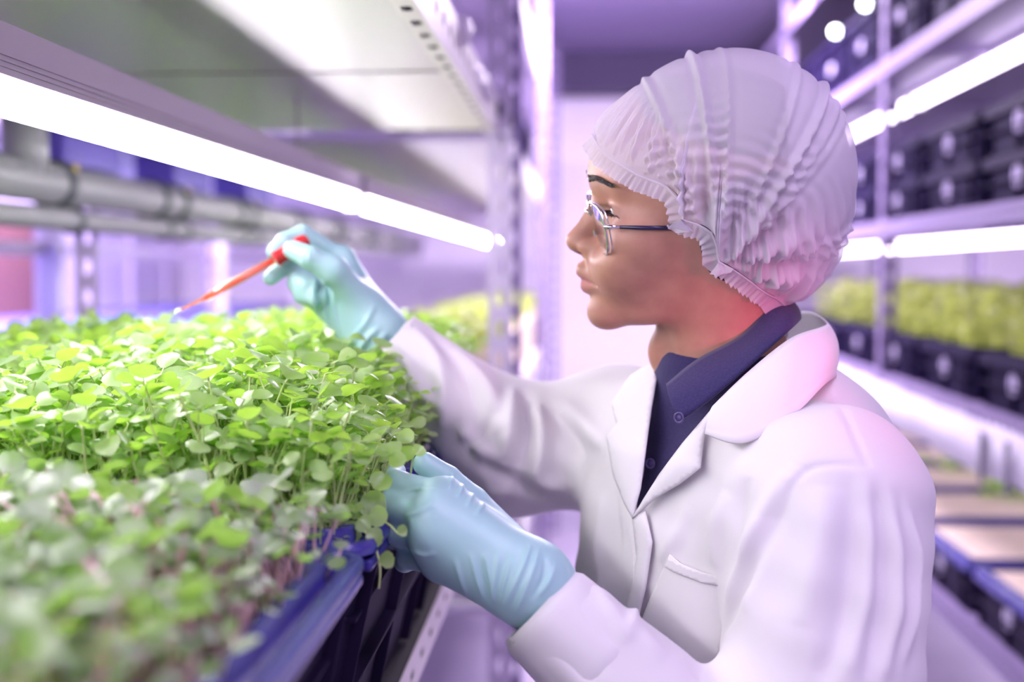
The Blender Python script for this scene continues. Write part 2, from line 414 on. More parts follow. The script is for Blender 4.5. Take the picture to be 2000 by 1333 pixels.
def proj(p):
    d = Vector(p)-Vector((0, 0, CZ)); z = d.dot(FWD)
    return 1000+FPX*d.dot(RGT)/z, 666.5-FPX*d.dot(UPV)/z, z
class Kind:
    def __init__(s, name, label, group, lm, sm, variants, stuff_name, stuff_label):
        s.name, s.label, s.group, s.mats, s.var = name, label, group, [lm, sm], variants
        s.sn, s.sl = stuff_name, stuff_label; s.spots = []
    def build(s, keep=300):
        # individuals: those that show largest (nearest, standing in the frame)
        def score(sp):
            x, y, z = sp[0]; px, py, d = proj((x, y, z+sp[3]))
            return d if (-40 < px < 2000 and py < 1345 and d > .1) else 1e3
        s.spots.sort(key=score)
        meshes = []
        for V, F, Mi in s.var:
            me = mesh_np(s.name, V, [F]); me.polygons.foreach_set('material_index', Mi.astype(np.int32))
            me.polygons.foreach_set('use_smooth', np.ones(len(me.polygons), bool))
            for m in s.mats: me.materials.append(m)
            meshes.append(me)
        ok = [sp for sp in s.spots if score(sp) < 1e3][:keep]; rest = s.spots[len(ok):]
        for loc, yaw, vi, hh, sc in ok:
            o = bpy.data.objects.new(s.name, meshes[vi]); COL.objects.link(o); o.location = loc; o.rotation_euler = (0, 0, yaw); o.scale = (sc, sc, sc)
            tag(o, s.label, 'seedling', s.group)
        if rest:
            VV = []; FF = []; MM = []; n = 0
            for loc, yaw, vi, hh, sc in rest:
                V, F, Mi = s.var[vi]; VV.append(place_np(V, yaw, sc, loc)); FF.append(F+n); MM.append(Mi); n += len(V)
            me = mesh_np(s.sn, np.concatenate(VV), [np.concatenate(FF)])
            me.polygons.foreach_set('material_index', np.concatenate(MM).astype(np.int32))
            o = link(s.sn, me, s.mats)
            tag(o, s.sl, 'seedlings', kind='stuff')
R_ = random.Random(11)
green = Kind('green_seedling', 'pale green round-leaved seedling packed in the tray the gloved left hand grips', 'green seedlings in the gripped tray',
             MT['leaf'], MT['stem'], [make_seedling(R_.uniform(.09, .125), R_, .0165, (R_.uniform(-.25, .25), R_.uniform(-.25, .25)), true_leaf=R_.random() < .45, nu=5, nv=5) for _ in range(28)],
             'green_seedlings', 'dense bed of pale green seedlings filling the trays beyond the pink-stemmed ones')
pink = Kind('pink_stemmed_seedling', 'pink-stemmed seedling with grey-green leaves in the tray closest to the camera', 'pink-stemmed seedlings in the closest tray',
            MT['leaf_near'], MT['pink_stem'], [make_seedling(R_.uniform(.07, .095), R_, .0165, (R_.uniform(-.3, .3), R_.uniform(-.3, .3)), stem_r=.0013, sides=6, true_leaf=R_.random() < .3, nu=5, nv=5) for _ in range(24)],
            'pink_stemmed_seedlings', 'dense bed of pink-stemmed seedlings behind the ones closest to the camera')
small = [make_seedling(R_.uniform(.055, .08), R_, .010, (R_.uniform(-.4, .4), R_.uniform(-.4, .4)), nu=4, nv=4) for _ in range(8)]
green.var += small
def fill(kind, key, pitch, hmul, nvar, overhang=.0, var0=0):
    x, y = [(a, b) for k, a, b, l in lay if k == key][0]
    xs = np.arange(x-.42+.03, x-.03+1e-6, pitch); ys = np.arange(y-.275, y+.275+1e-6, pitch)
    for xx in xs:
        for yy in ys:
            px = xx+R_.uniform(-.5, .5)*pitch; py = yy+R_.uniform(-.5, .5)*pitch
            v = var0+R_.randrange(nvar); e = min((x-.03)-px, .05)/.05
            sc = hmul(px, py)*R_.uniform(.80, 1.15)*(0.80+.2*min(1, max(0, e)))
            kind.spots.append(((px, py, ZR-.042), R_.uniform(0, 6.28), v, .1*sc, sc))
fill(green, 'hand', .0115, lambda x, y: 1.06+.12*min(1, (y-.93)/.35), 28)
fill(green, 'far', .0125, lambda x, y: 1.2, 28)
fill(green, 'bhand', .0125, lambda x, y: 1.15-.10*max(0, (-.85-x)/.15), 28)
fill(green, 'bfar', .0135, lambda x, y: 1.15-.2*max(0, (-.8-x)/.2), 28)
fill(pink, 'near', .0128, lambda x, y: .98, 24)
fill(pink, 'bnear', .0128, lambda x, y: .98, 24)
# lean-outs over the front rim of the gripped tray: short sprouts standing along the edge
for k in range(150):
    y = R_.uniform(.945, 1.48); x = XT-.045+R_.uniform(-.012, .018)
    green.spots.append(((x, y, ZR-.042), R_.uniform(0, 6.28), 28+R_.randrange(8), .06, R_.uniform(.75, 1.25)))
for k in range(420):
    x = R_.uniform(XT-.41, XT-.03); y = .945+abs(R_.gauss(0, .012))
    green.spots.append(((x, y, ZR-.042), R_.uniform(0, 6.28), (28+R_.randrange(8)) if R_.random() < .45 else R_.randrange(28), .06, R_.uniform(.45, .95)))
for k in range(260):
    x = XT-.03-abs(R_.gauss(0, .012)); y = R_.uniform(.945, 1.49)
    green.spots.append(((x, y, ZR-.042), R_.uniform(0, 6.28), R_.randrange(28), .06, R_.uniform(.5, .95)))
green.build(); pink.build()

# stray sprouts that droop over the rim by the gloved hand
def curve_pts(ctrl, n=14):
    ctrl = [Vector(c) for c in ctrl]; out = []
    k = len(ctrl)
    for i in range(k-1):
        p0, p1, p2, p3 = ctrl[max(i-1, 0)], ctrl[i], ctrl[i+1], ctrl[min(i+2, k-1)]
        for j in range(n):
            t = j/n
            out.append(.5*((2*p1)+(p2-p0)*t+(2*p0-5*p1+4*p2-p3)*t*t+(3*p1-p0-3*p2+p3)*t*t*t))
    out.append(ctrl[-1]); return out
def stray(label, ctrl, leaves, r=.0011):
    t = empty('drooping_sprout', ctrl[0], label, 'seedling')
    pts = curve_pts(ctrl)
    obj('stem', mk(tube, pts, [r*(1.1-.4*i/len(pts)) for i in range(len(pts))], 8), MT['stem'], t, smooth=True)
    for (pos, size, nrm, ang) in leaves:
        lv, lf = leaf_patch(size, size*1.05, .25, .15, 6, 6)
        q = Vector(nrm).to_track_quat('Z', 'X').to_matrix() @ Matrix.Rotation(ang, 3, 'Z')
        lv = lv @ np.array(q).T + np.array(pos)
        link('leaf', mesh_np('leaf', lv, [lf]), MT['leaf'], t)
stray('thin sprout arching over the blue rim and hanging down beside the gloved hand',
      [P(640, 1052, .98), P(668, 1036, .97), P(710, 1038, .955), P(733, 1072, .95), P(742, 1110, .945), P(740, 1150, .945)],
      [(P(668, 1040, .96), .017, (.2, -.8, .5), -1.6), (P(715, 1046, .95), .015, (.3, -.8, .5), -1.9), (P(722, 1035, .955), .014, (0, -.9, .3), .8), (P(742, 1100, .945), .013, (.3, -.9, 0), -1.2)])
stray('sprout poking out in front of the gloved fingers with a drooping leaf',
      [P(712, 1000, 1.0), P(735, 1010, .975), P(758, 1024, .965), P(778, 1044, .96)],
      [(P(757, 1012, .962), .016, (.1, -.95, .2), 1.4), (P(776, 1040, .96), .009, (.2, -.9, .1), -1.3)], .001)
stray('sprout with a big round leaf leaning over the blue tray rim',
      [P(700, 960, 1.04), P(712, 965, 1.0), P(706, 985, .985)], [(P(704, 978, .98), .023, (.15, -.85, .5), -2.0), (P(700, 982, .978), .015, (.15, -.9, .3), 2.7)], .0012)

stray('sprout with three pale leaves leaning across the fingertips of the gloved left hand',
      [P(745, 985, 1.03), P(748, 950, 1.0), P(756, 915, .985), P(768, 890, .98)],
      [(P(752, 925, .978), .017, (.25, -.75, .6), 2.6), (P(768, 892, .975), .018, (.1, -.7, .7), .3), (P(760, 905, .972), .015, (-.2, -.8, .6), -1.1)], .001)
stray('sprout with small folded leaves standing just above the gloved thumb tip',
      [P(800, 960, 1.06), P(803, 920, 1.03), P(808, 880, 1.01), P(806, 858, 1.0)],
      [(P(806, 862, .995), .015, (.3, -.7, .6), .9), (P(803, 872, .995), .014, (-.2, -.8, .6), 2.9), (P(812, 890, 1.0), .011, (.3, -.9, .3), -.6)], .0009)

# ================================================================== left background: pipes, wall rack
XP = -1.02
pp = empty('drain_pipe', (XP, 4.0, CZ+.16), 'thick grey pipe running along the wall behind the long white lamp', 'pipe')
obj('pipe_run', mk(tube, [(XP, 1.5, CZ+.165), (XP, 7.9, CZ+.165)], .040, 24), MT['pipe'], pp, smooth=True)
obj('riser', mk(tube, [(XP, 2.30, CZ+.165), (XP, 2.30, CZ+.295)], .042, 24), MT['pipe'], pp, smooth=True)
for y in (2.42, 2.98, 3.13, 3.66, 3.8, 4.4, 4.55, 5.1, 5.25, 5.9, 6.05, 6.8):
    obj('clamp', mk(tube, [(XP, y-.012, CZ+.165), (XP, y+.012, CZ+.165)], .049, 24), MT['clamp'], pp, smooth=True)
for y in (2.445, 3.155, 3.82):
    obj('label_tag', mk(box, (XP+.025, y, CZ+.19), (XP+.036, y+.012, CZ+.203)), MT['yellow'], pp)
pp = empty('thin_pipe', (XP, 4.0, CZ+.1), 'thinner grey pipe running just below the thick grey pipe', 'pipe')
obj('pipe_run', mk(tube, [(XP+.005, 1.5, CZ+.098), (XP+.005, 7.9, CZ+.098)], .022, 20), MT['pipe'], pp, smooth=True)
for y in (2.5, 3.05, 3.2, 3.74, 3.9, 4.6, 5.3, 6.1, 6.9):
    obj('clamp', mk(tube, [(XP+.005, y-.010, CZ+.098), (XP+.005, y+.010, CZ+.098)], .028, 20), MT['clamp'], pp, smooth=True)
pr = empty('pipe_frame', (-1.5, 4, 0), 'pale lilac steel frame carrying the grey pipes behind the seedling trays', 'frame')
for (x, y) in ((-1.72, 4.0), (-1.72, 5.9), (-1.72, 7.6)):
    bm = bmesh.new(); box(bm, (x-.03, y, 0), (x+.006, y+.035, 2.6)); box(bm, (x+.014, y, 0), (x+.05, y+.035, 2.6))
    box(bm, (x-.03, y+.03, 0), (x+.05, y+.04, 2.6))
    obj('post', bm, MT['steel'], pr)
for z in (CZ+.045, CZ+.40, CZ+.62):
    obj('rail', mk(box, (-1.75, 1.4, z), (-1.72, 7.9, z+.04)), MT['lilac'], pr)
obj('deck', mk(box, (-2.55, 1.5, CZ-.24), (-1.76, 7.9, CZ-.21)), mat('blue_deck', (.16, .14, .62), .4), pr)
# valve boxes hanging above the pipe
for i, (y, lab) in enumerate(((2.72, 'dark blue box fixed above the thick grey pipe next to the pale upright post'), (3.42, 'dark blue box fixed above the pipe, second from the pale upright post'),
                              (4.12, 'dark blue box fixed above the pipe, third from the pale upright post'))):
    tag(obj('valve_box', mk(box, (-1.16, y-.16, CZ+.215), (-1.05, y+.16, CZ+.30)), mat('box_blue', (.10, .07, .42), .4), bevel=.01), lab, 'box')

# ================================================================== far left rack (beyond the end post)
r2 = empty('far_rack', (-.7, 4.5, 0), 'lilac slotted rack beyond the left end post with seedlings on its shelves', 'rack')
for y in (3.0, 5.2, 7.4):
    for x in (XB, -1.55): rack_post('post', x, y, 0, 2.8, .045, r2, m='rack_lilac')
for z in (CZ-.82, CZ-.36, CZ+.30, CZ+.78):
    obj('shelf_panel', mk(box, (XB-.01, 3.0, z), (-1.55, 7.4, z+.02)), MT['lilac'], r2)
    obj('beam', mk(box, (XB, 3.0, z-.03), (XB+.01, 7.4, z+.04)), MT['steel'], r2)
def carpet(name, x0, x1, y0, y1, z, h, n, m, label, size=.03, seed=1):
    R = random.Random(seed); VV = []; FF = []; k = 0
    for _ in range(n):
        x = R.uniform(x0, x1); y = R.uniform(y0, y1); hh = h*R.uniform(.35, 1.1)
        lv, lf = leaf_patch(size*R.uniform(.6, 1.3), size*R.uniform(.6, 1.2), .2, .2, 3, 2)
        Q = rot('Z', R.uniform(0, 6.28)) @ rot('Y', -R.uniform(-.4, 1.1)); lv = lv @ Q.T + np.array((x, y, z+hh))
        VV.append(lv); FF.append(lf+k); k += len(lv)
        s = np.array([(x-.001, y, z), (x+.001, y, z), (x+.001, y, z+hh), (x-.001, y, z+hh)]); VV.append(s); FF.append(np.array([(k, k+1, k+2, k+3)])); k += 4
    o = link(name, mesh_np(name, np.concatenate(VV), [np.concatenate(FF)]), m)
    tag(o, label, 'seedlings', kind='stuff'); return o
tag(obj('planting_tray', mk(box, (-.53, 3.08, CZ-.338), (XB-.02, 7.3, CZ-.19)), MT['beige'], bevel=.006), 'beige planting tray on the far left rack behind the gloved wrist', 'tray')
tag(obj('planting_tray', mk(box, (-1.5, 3.08, CZ-.338), (-.55, 5.2, CZ-.31)), MT['soil'], bevel=.006), 'low planting tray on the far left rack hidden behind the raised hand', 'tray')
carpet('low_far_seedlings', -1.48, -.56, 3.1, 5.1, CZ-.31, .075, 12000, MT['leaf'], 'low green seedlings on the far left rack mirrored in the foil shelf', seed=9)
carpet('far_seedlings', -.52, XB-.04, 3.1, 7.2, CZ-.19, .05, 4200, MT['leaf_far'], 'yellow-green seedlings on the far left rack, level with the raised gloved wrist', seed=2)
tag(obj('planting_tray', mk(box, (-1.5, 3.08, CZ-.799), (XB-.02, 7.3, CZ-.76)), MT['lilac'], bevel=.006), 'lilac planting tray on the lower shelf of the far left rack', 'tray')
for (px_, lab) in ((868, 'small glowing bulb among far seedlings, nearest the raised wrist'), (924, 'small glowing bulb among far seedlings, middle of three'), (962, 'small glowing bulb among far seedlings, closest to the slotted post')):
    q = P(px_, 645, 4.5); t = empty('small_lamp', tuple(q), lab, 'lamp')
    obj('stand', mk(tube, [(q.x, q.y, CZ-.195), (q.x, q.y, q.z)], .005, 10), MT['cap_plastic'], t)
    bm = bmesh.new(); bmesh.ops.create_uvsphere(bm, u_segments=16, v_segments=10, radius=.014, matrix=Matrix.Translation(q+Vector((0, 0, .012))))
    obj('bulb', bm, MT['spot'], t, smooth=True)
carpet('low_seedlings', -1.5, XB-.02, 3.05, 6.0, CZ-.76, .20, 3400, MT['leaf'], 'leafy green plants on the lower far shelf, below the gloved left hand', size=.05, seed=3)
batten('grow_lamp', -.505, 2.84, 7.3, CZ+.207, CZ+.163, CZ+.132, 'white grow lamp continuing on the far left rack beyond the raised hand', w=.072, hang=CZ+.30)
batten('shelf_lamp', -.6, 3.1, 7.2, CZ-.36, CZ-.39, CZ-.42, 'white lamp under the lower shelf of the far left rack above leafy plants')
for i, (y, z, sx, lab) in enumerate(((4.2, CZ+.322, .12, 'dark violet crate on the far left rack nearest the end post'), (5.0, CZ+.322, .12, 'dark violet crate on the far left rack, deeper into the aisle'))):
    make_bin('crate', .40, .6, .22, MT['crate'], lab, 'crate', loc=(XB-.02, y, z))

# ================================================================== right rack
XR = .90
rr = empty('display_rack', (1.4, 4.9, 0), 'tall lilac rack on the right stacked with dark crates and violet lamps', 'rack')
SH = [CZ-.83, CZ-.315, CZ+.14, CZ+.62, CZ+1.08]
for y in (1.95, 3.93, 5.9, 7.9):
    for x in (XR, 1.75): rack_post('post', x, y, 0, 2.75, .045, rr, m='rack_lilac', sx=1)
obj('shelf_panel', mk(box, (XR+.005, 1.95, SH[0]-.03), (1.74, 7.9, SH[0])), MT['rack_lilac'], rr)
for z in SH[1:]:
    obj('shelf_panel', mk(box, (XR+.005, 1.95, z-.012), (1.74, 7.9, z)), MT['rack_lilac'] if z < CZ+.9 else MT['dark_steel'], rr)
for z in SH:
    perf_angle('beam', [((XR-.006, 1.95, z-.04), (0, 5.95, 0), (0, 0, .045), 110, .35, .3)], MT['rack_lilac'], rr)
    obj('beam', mk(box, (1.75, 1.95, z-.04), (1.755, 7.9, z+.005)), MT['steel'], rr)
for k in range(5):
    for z in SH[1:4]:
        obj('cross_bar', mk(box, (XR, 2.4+k*1.2, z-.035), (1.75, 2.43+k*1.2, z-.012)), MT['rack_lilac'], rr)
ordn = ['first', 'second', 'third', 'fourth', 'fifth', 'sixth', 'seventh', 'eighth']
def crate_row(z, y0, n, pitch, h, w, what, group, m='crate', base=None, disc=True, l=.50):
    out = []
    for i in range(n):
        lab = 'dark round-tagged crate, %s from the right frame edge, %s' % (ordn[i], what)
        if base is None:
            base = make_bin('crate', w, l, h, MT[m], lab, 'crate', group, loc=(XR+.02, y0, z), ribs=True, disc=(.026, h*.52))
            base.rotation_euler = (0, 0, math.pi); o = base
        else:
            o = copy_tree(base); o['label'] = lab; o['group'] = group
        o.location = (XR+.02, y0+i*pitch, z); out.append(o)
    return base
b1 = crate_row(SH[1]+.001, 2.81, 6, .53, .125, .7, 'middle right shelf', 'crates on the middle right shelf')
b2 = crate_row(SH[2]+.001, 2.81, 6, .53, .115, .7, 'bottom layer under the upper right lamp', 'stacked crates on the upper right shelf')
crate_row(SH[2]+.118, 2.81, 6, .53, .115, .7, 'top layer under the upper right lamp', 'stacked crates on the upper right shelf', base=b2)
b3 = crate_row(SH[3]+.001, 2.81, 6, .53, .24, .7, 'row above the upper right lamp', 'crates above the upper right lamp')
b4 = crate_row(SH[0]+.001, 2.81, 6, .53, .13, .7, 'lowest row beside the coat', 'crates on the lowest right shelf', m='tray')
for i in range(6):
    tag(obj('beige_mat', mk(box, (XR+.055, 2.81+i*.53-.205, SH[0]+.085), (XR+.685, 2.81+i*.53+.205, SH[0]+.126)), MT['beige'], bevel=.004),
        'beige growing mat, %s from the right frame edge, beside the lab coat' % ordn[i], 'growing mat', 'mats on the lowest right shelf')
carpet('shelf_seedlings', XR+.06, 1.6, 2.05, 5.4, SH[1]+.08, .17, 4200, MT['leaf_far'], 'olive-green seedlings in the dark crates on the middle right shelf', size=.03, seed=5)
for (yy, lab) in ((2.45, 'violet lamp under the upper right shelf, near half'), ): pass
xl = XR+.22
for (y0, y1, lab) in ((1.98, 2.86, 'bright violet-white lamp under the upper right shelf, segment at the frame edge'), (2.88, 4.42, 'bright violet-white lamp under the upper right shelf, segment in front of the post'),
                      (4.44, 7.8, 'bright violet-white lamp under the upper right shelf, segment behind the hair cap')):
    batten('violet_lamp', xl, y0, y1, SH[3]-.012, CZ+.585, CZ+.545, lab, tm='tube_right', hm='rack_lilac', group=None)
for (y0, y1, lab) in ((1.98, 4.8, 'violet-white lamp under the lower right shelf, segment crossing the frame edge'), (4.83, 7.8, 'violet-white lamp under the lower right shelf, segment behind the hair cap')):
    batten('violet_lamp', xl, y0, y1, SH[2]-.012, CZ+.10, CZ+.065, lab, tm='tube_right', hm='rack_lilac')
batten('violet_lamp', xl+.2, 1.98, 7.8, SH[1]-.012, CZ-.37, CZ-.40, 'violet-white lamp hidden under the middle right shelf above the beige mats', tm='tube_right', hm='rack_lilac')
# white sheeting hung from the front edge of the middle shelf
bm = bmesh.new(); vs = []
for i in range(121):
    y = 1.97+i*.048; x = XR-.016+.004*math.sin(i*.9)+.003*math.sin(i*2.3)
    vs.append((bm.verts.new((x, y, SH[1]-.135-.006*math.sin(i*.37))), bm.verts.new((x, y, SH[1]-.020))))
for a, b in zip(vs, vs[1:]): bm.faces.new((a[0], b[0], b[1], a[1]))
o = obj('white_sheet', bm, MT['sheet'], smooth=True); o.modifiers.new('t', 'SOLIDIFY').thickness = .001
tag(o, 'white sheeting hanging from the edge of the middle right shelf', 'sheet')
for (y, lab) in ((2.83, 'dark strap hanging over the white sheeting nearest the right frame edge'), (2.66, 'dark strap hanging over the white sheeting at the right frame edge')):
    tag(obj('strap', mk(box, (XR-.030, y, SH[1]-.15), (XR-.026, y+.025, SH[1]-.04)), MT['dark_steel']), lab, 'strap')
for k, (y, s) in enumerate(((3.4, .9), (4.0, 1.1), (4.6, .8))):
    carpet('leafy_plant', 1.25, 1.45, y-.15, y+.15, SH[0]+.001, .20*s, 70, MT['leaf'], ['leafy green plant behind the low crates nearest the frame edge', 'tall leafy green plant in the middle behind the low crates', 'leafy green plant behind the low crates closest to the shoulder'][k], size=.05, seed=20+k)
# small lamps clipped to the top edge of the crates above the upper violet lamp
for (px_, py_, lab) in ((1632, 62, 'small round white lamp clipped to the dark crates above the hair cap'), (1690, 8, 'small round white lamp on the dark crates at the top edge of the frame')):
    d_ = P(px_, py_, 1.0); q = P(px_, py_, .905/d_.x)
    t = empty('small_lamp', tuple(q), lab, 'lamp')
    obj('clip', mk(box, (q.x, q.y-.012, q.z-.01), (q.x+.04, q.y+.012, q.z+.006)), MT['dark_steel'], t)
    bm = bmesh.new(); bmesh.ops.create_uvsphere(bm, u_segments=20, v_segments=12, radius=.016, matrix=Matrix.Translation(q))
    obj('bulb', bm, MT['spot'], t, smooth=True)
# hose hanging beside the aisle, beyond the end post
hp = [P(1012, 300, 5.2), P(1030, 340, 5.2), P(1050, 380, 5.25), P(1062, 420, 5.3), P(1058, 520, 5.3), P(1052, 640, 5.3), P(1050, 700, 5.3)]
tag(obj('black_hose', mk(tube, curve_pts(hp, 6), .02, 12), MT['clamp'], smooth=True), 'black hose curving down behind the slotted end post', 'hose')

# ================================================================== implicit-surface tools
def smin(a, b, k):
    h = np.clip(.5+.5*(b-a)/k, 0, 1); return b*(1-h)+a*h-k*h*(1-h)
def smax(a, b, k): return -smin(-a, -b, k)
def cap(p, a, b, ra, rb=None):
    rb = ra if rb is None else rb
    ax, ay, az = a; bx, by, bz = b; dx, dy, dz = bx-ax, by-ay, bz-az; L = dx*dx+dy*dy+dz*dz+1e-12
    t = np.clip(((p[0]-ax)*dx+(p[1]-ay)*dy+(p[2]-az)*dz)/L, 0, 1)
    return np.sqrt((p[0]-ax-dx*t)**2+(p[1]-ay-dy*t)**2+(p[2]-az-dz*t)**2)-(ra+(rb-ra)*t)
def ell(p, c, r):
    x, y, z = (p[0]-c[0])/r[0], (p[1]-c[1])/r[1], (p[2]-c[2])/r[2]
    k0 = np.sqrt(x*x+y*y+z*z); k1 = np.sqrt((x/r[0])**2+(y/r[1])**2+(z/r[2])**2)+1e-9
    return k0*(k0-1)/k1
def nets(xs, ys, zs, f):
    s = f < 0; nx, ny, nz = f.shape
    cnt = np.zeros((nx-1, ny-1, nz-1), np.int8)
    cs = [(a, b, c) for a in (0, 1) for b in (0, 1) for c in (0, 1)]
    for a, b, c in cs: cnt += s[a:nx-1+a, b:ny-1+b, c:nz-1+c]
    I = np.argwhere((cnt > 0) & (cnt < 8)); n = len(I)
    acc = np.zeros((n, 3)); num = np.zeros(n); G = (xs, ys, zs)
    for a in cs:
        for ax in range(3):
            if a[ax] == 1: continue
            b = list(a); b[ax] = 1
            ia = I+np.array(a); ib = I+np.array(b)
            fa = f[ia[:, 0], ia[:, 1], ia[:, 2]]; fb = f[ib[:, 0], ib[:, 1], ib[:, 2]]
            m = (fa < 0) != (fb < 0); t = np.where(m, fa/np.where(m, fa-fb, 1), 0)
            for q in range(3):
                pa = G[q][ia[:, q]]; pb = G[q][ib[:, q]]
                acc[:, q] += np.where(m, pa+(pb-pa)*t, 0)
            num += m
    V = acc/num[:, None]
    id_ = np.full(cnt.shape, -1, np.int32); id_[I[:, 0], I[:, 1], I[:, 2]] = np.arange(n)
    Q = []
    for ax in range(3):
        sl0 = [slice(1, -1)]*3; sl1 = [slice(1, -1)]*3; sl0[ax] = slice(0, -1); sl1[ax] = slice(1, None)
        A = s[tuple(sl0)]; B = s[tuple(sl1)]
        E = np.argwhere(A != B); 
        if not len(E): continue
        inside = A[E[:, 0], E[:, 1], E[:, 2]]
        E = E.copy(); o1, o2 = [(1, 2), (2, 0), (0, 1)][ax]
        E[:, o1] += 1; E[:, o2] += 1
        def cid(d1, d2):
            c = E.copy(); c[:, o1] += d1; c[:, o2] += d2; return id_[c[:, 0], c[:, 1], c[:, 2]]
        q = np.stack([cid(-1, -1), cid(0, -1), cid(0, 0), cid(-1, 0)], 1)
        q = np.where(inside[:, None], q, q[:, ::-1]); Q.append(q)
    return V, np.concatenate(Q)
def sdf_mesh(name, fn, lo, hi, h, zax=None):
    ax = [np.arange(lo[i], hi[i]+h, h) for i in range(3)]
    if zax is not None: ax[2] = zax
    # evaluate slab by slab to keep memory low
    f = np.empty([len(a) for a in ax], np.float32); st = 24
    for i in range(0, len(ax[0]), st):
        p = np.meshgrid(ax[0][i:i+st], ax[1], ax[2], indexing='ij'); f[i:i+st] = fn(p)
    return nets(*ax, f)
def vnormals(V, Q):
    n = np.cross(V[Q[:, 2]]-V[Q[:, 0]], V[Q[:, 3]]-V[Q[:, 1]]); N = np.zeros_like(V)
    for k in range(4): np.add.at(N, Q[:, k], n)
    return N/(np.linalg.norm(N, axis=1, keepdims=True)+1e-12)
def relax(V, Q, it=2, lam=.5):
    for _ in range(it):
        A = np.zeros_like(V); c = np.zeros(len(V))
        for k in range(4):
            np.add.at(A, Q[:, k], V[Q[:, (k+1) % 4]]); np.add.at(c, Q[:, k], 1)
            np.add.at(A, Q[:, k], V[Q[:, (k+3) % 4]]); np.add.at(c, Q[:, k], 1)
        V = V*(1-lam)+lam*A/np.maximum(c, 1)[:, None]
    return V
def march(fn, pts2, y0=.5, off=0.0, far=1.9):
    """points of the surface fn = off seen at picture positions pts2"""
    D = np.array([list((FWD + RGT*((x-1000)/FPX) - UPV*((y-666.5)/FPX)).normalized()) for x, y in pts2])
    t = np.full(len(D), y0); O = np.array([0, 0, CZ])
    for _ in range(140):
        p = O+D*t[:, None]; t = t+np.clip((fn([p[:, 0], p[:, 1], p[:, 2]])-off)*.6, -.02, .05); t = np.minimum(t, far)
    bad = t > far-.05
    if bad.any() and not bad.all(): t[bad] = np.interp(np.where(bad)[0], np.where(~bad)[0], t[~bad])
    return O+D*t[:, None]
def seg_dist(V, poly):
    """distance to a polyline and the parameter 0..1 along it"""
    best = np.full(len(V), 1e9); par = np.zeros(len(V)); n = len(poly)-1
    for i in range(n):
        a, b = poly[i], poly[i+1]; d = b-a; t = np.clip(((V-a)@d)/(d@d+1e-12), 0, 1)
        q = np.linalg.norm(V-a-t[:, None]*d, axis=1); m = q < best; best[m] = q[m]; par[m] = (i+t[m])/n
    return best, par
def folds(V, N, lines, fn):
    """raise (or sink) cloth along picture-traced lines: (points, amplitude, width)"""
    out = np.zeros(len(V))
    for pts, amp, wd in lines:
        c = np.array([list(q) for q in curve_pts([Vector((x, y, 0)) for x, y in pts], 5)])[:, :2]
        poly = march(fn, c)
        lo = poly.min(0)-3*wd; hi = poly.max(0)+3*wd
        m = np.all((V > lo) & (V < hi), axis=1)
        if not m.any(): continue
        d, t = seg_dist(V[m], poly)
        out[m] += amp*np.exp(-(d/wd)**2)*np.sin(np.pi*np.clip(t, .02, .98))**.6
    return V+N*out[:, None]
from mathutils.geometry import delaunay_2d_cdt
def drape(name, poly, fn, off, m, parent, step=7, thick=.0016, bulge=0.0, wav=None, label=None, y0=.5, smooth_edge=True):
    pts = [Vector(p) for p in poly]; bd = []
    for a, b in zip(pts, pts[1:]+pts[:1]):
        k = max(1, int((b-a).length/step))
        for i in range(k): bd.append(a+(b-a)*i/k)
    n = len(bd); xs = [p[0] for p in bd]; ys = [p[1] for p in bd]
    inn = []
    def inside(x, y):
        c = False; j = n-1
        for i in range(n):
            if (ys[i] > y) != (ys[j] > y) and x < (xs[j]-xs[i])*(y-ys[i])/(ys[j]-ys[i])+xs[i]: c = not c
            j = i
        return c
    r = 0
    y = min(ys)+step/2
    while y < max(ys):
        x = min(xs)+(step/2 if r % 2 else 0)
        while x < max(xs):
            if inside(x, y) and min((x-a)**2+(y-b)**2 for a, b in zip(xs, ys)) > (step*.55)**2: inn.append(Vector((x, y)))
            x += step
        y += step*.87; r += 1
    vs, es, fs, *_ = delaunay_2d_cdt([Vector((p[0], p[1])) for p in bd]+inn, [(i, (i+1) % n) for i in range(n)], [], 1, 1e-4)
    vs = [(v[0], v[1]) for v in vs]
    Pn = march(fn, vs, off=off, y0=y0)
    if bulge or wav:
        eps = 1e-3; g = []
        for i in range(3):
            q = Pn.copy(); q[:, i] += eps; g.append(fn([q[:, 0], q[:, 1], q[:, 2]]))
        b0 = fn([Pn[:, 0], Pn[:, 1], Pn[:, 2]]); N = np.stack([(a-b0)/eps for a in g], 1); N /= np.linalg.norm(N, axis=1, keepdims=True)+1e-9
        ed = np.array([min(math.hypot(x-a, y-b) for a, b in zip(xs, ys)) for x, y in vs])
        amt = bulge*(1-np.exp(-ed/18))
        if wav: amt = amt+np.array([wav(x, y) for x, y in vs])
        Pn = Pn+N*amt[:, None]
    me = bpy.data.meshes.new(name); me.from_pydata([tuple(p) for p in Pn], [], [tuple(f) for f in fs]); me.update()
    bm = bmesh.new(); bm.from_mesh(me); bmesh.ops.recalc_face_normals(bm, faces=bm.faces)
    s = sum((f.normal.dot(Vector((0, 0, CZ))-f.calc_center_median()) for f in bm.faces))
    if s < 0: bmesh.ops.reverse_faces(bm, faces=bm.faces)
    bm.to_mesh(me); bm.free()
    o = link(name, me, m, parent)
    if thick:
        sd = o.modifiers.new('thick', 'SOLIDIFY'); sd.thickness = thick; sd.offset = 1
    if label: o['label'] = label
    return o

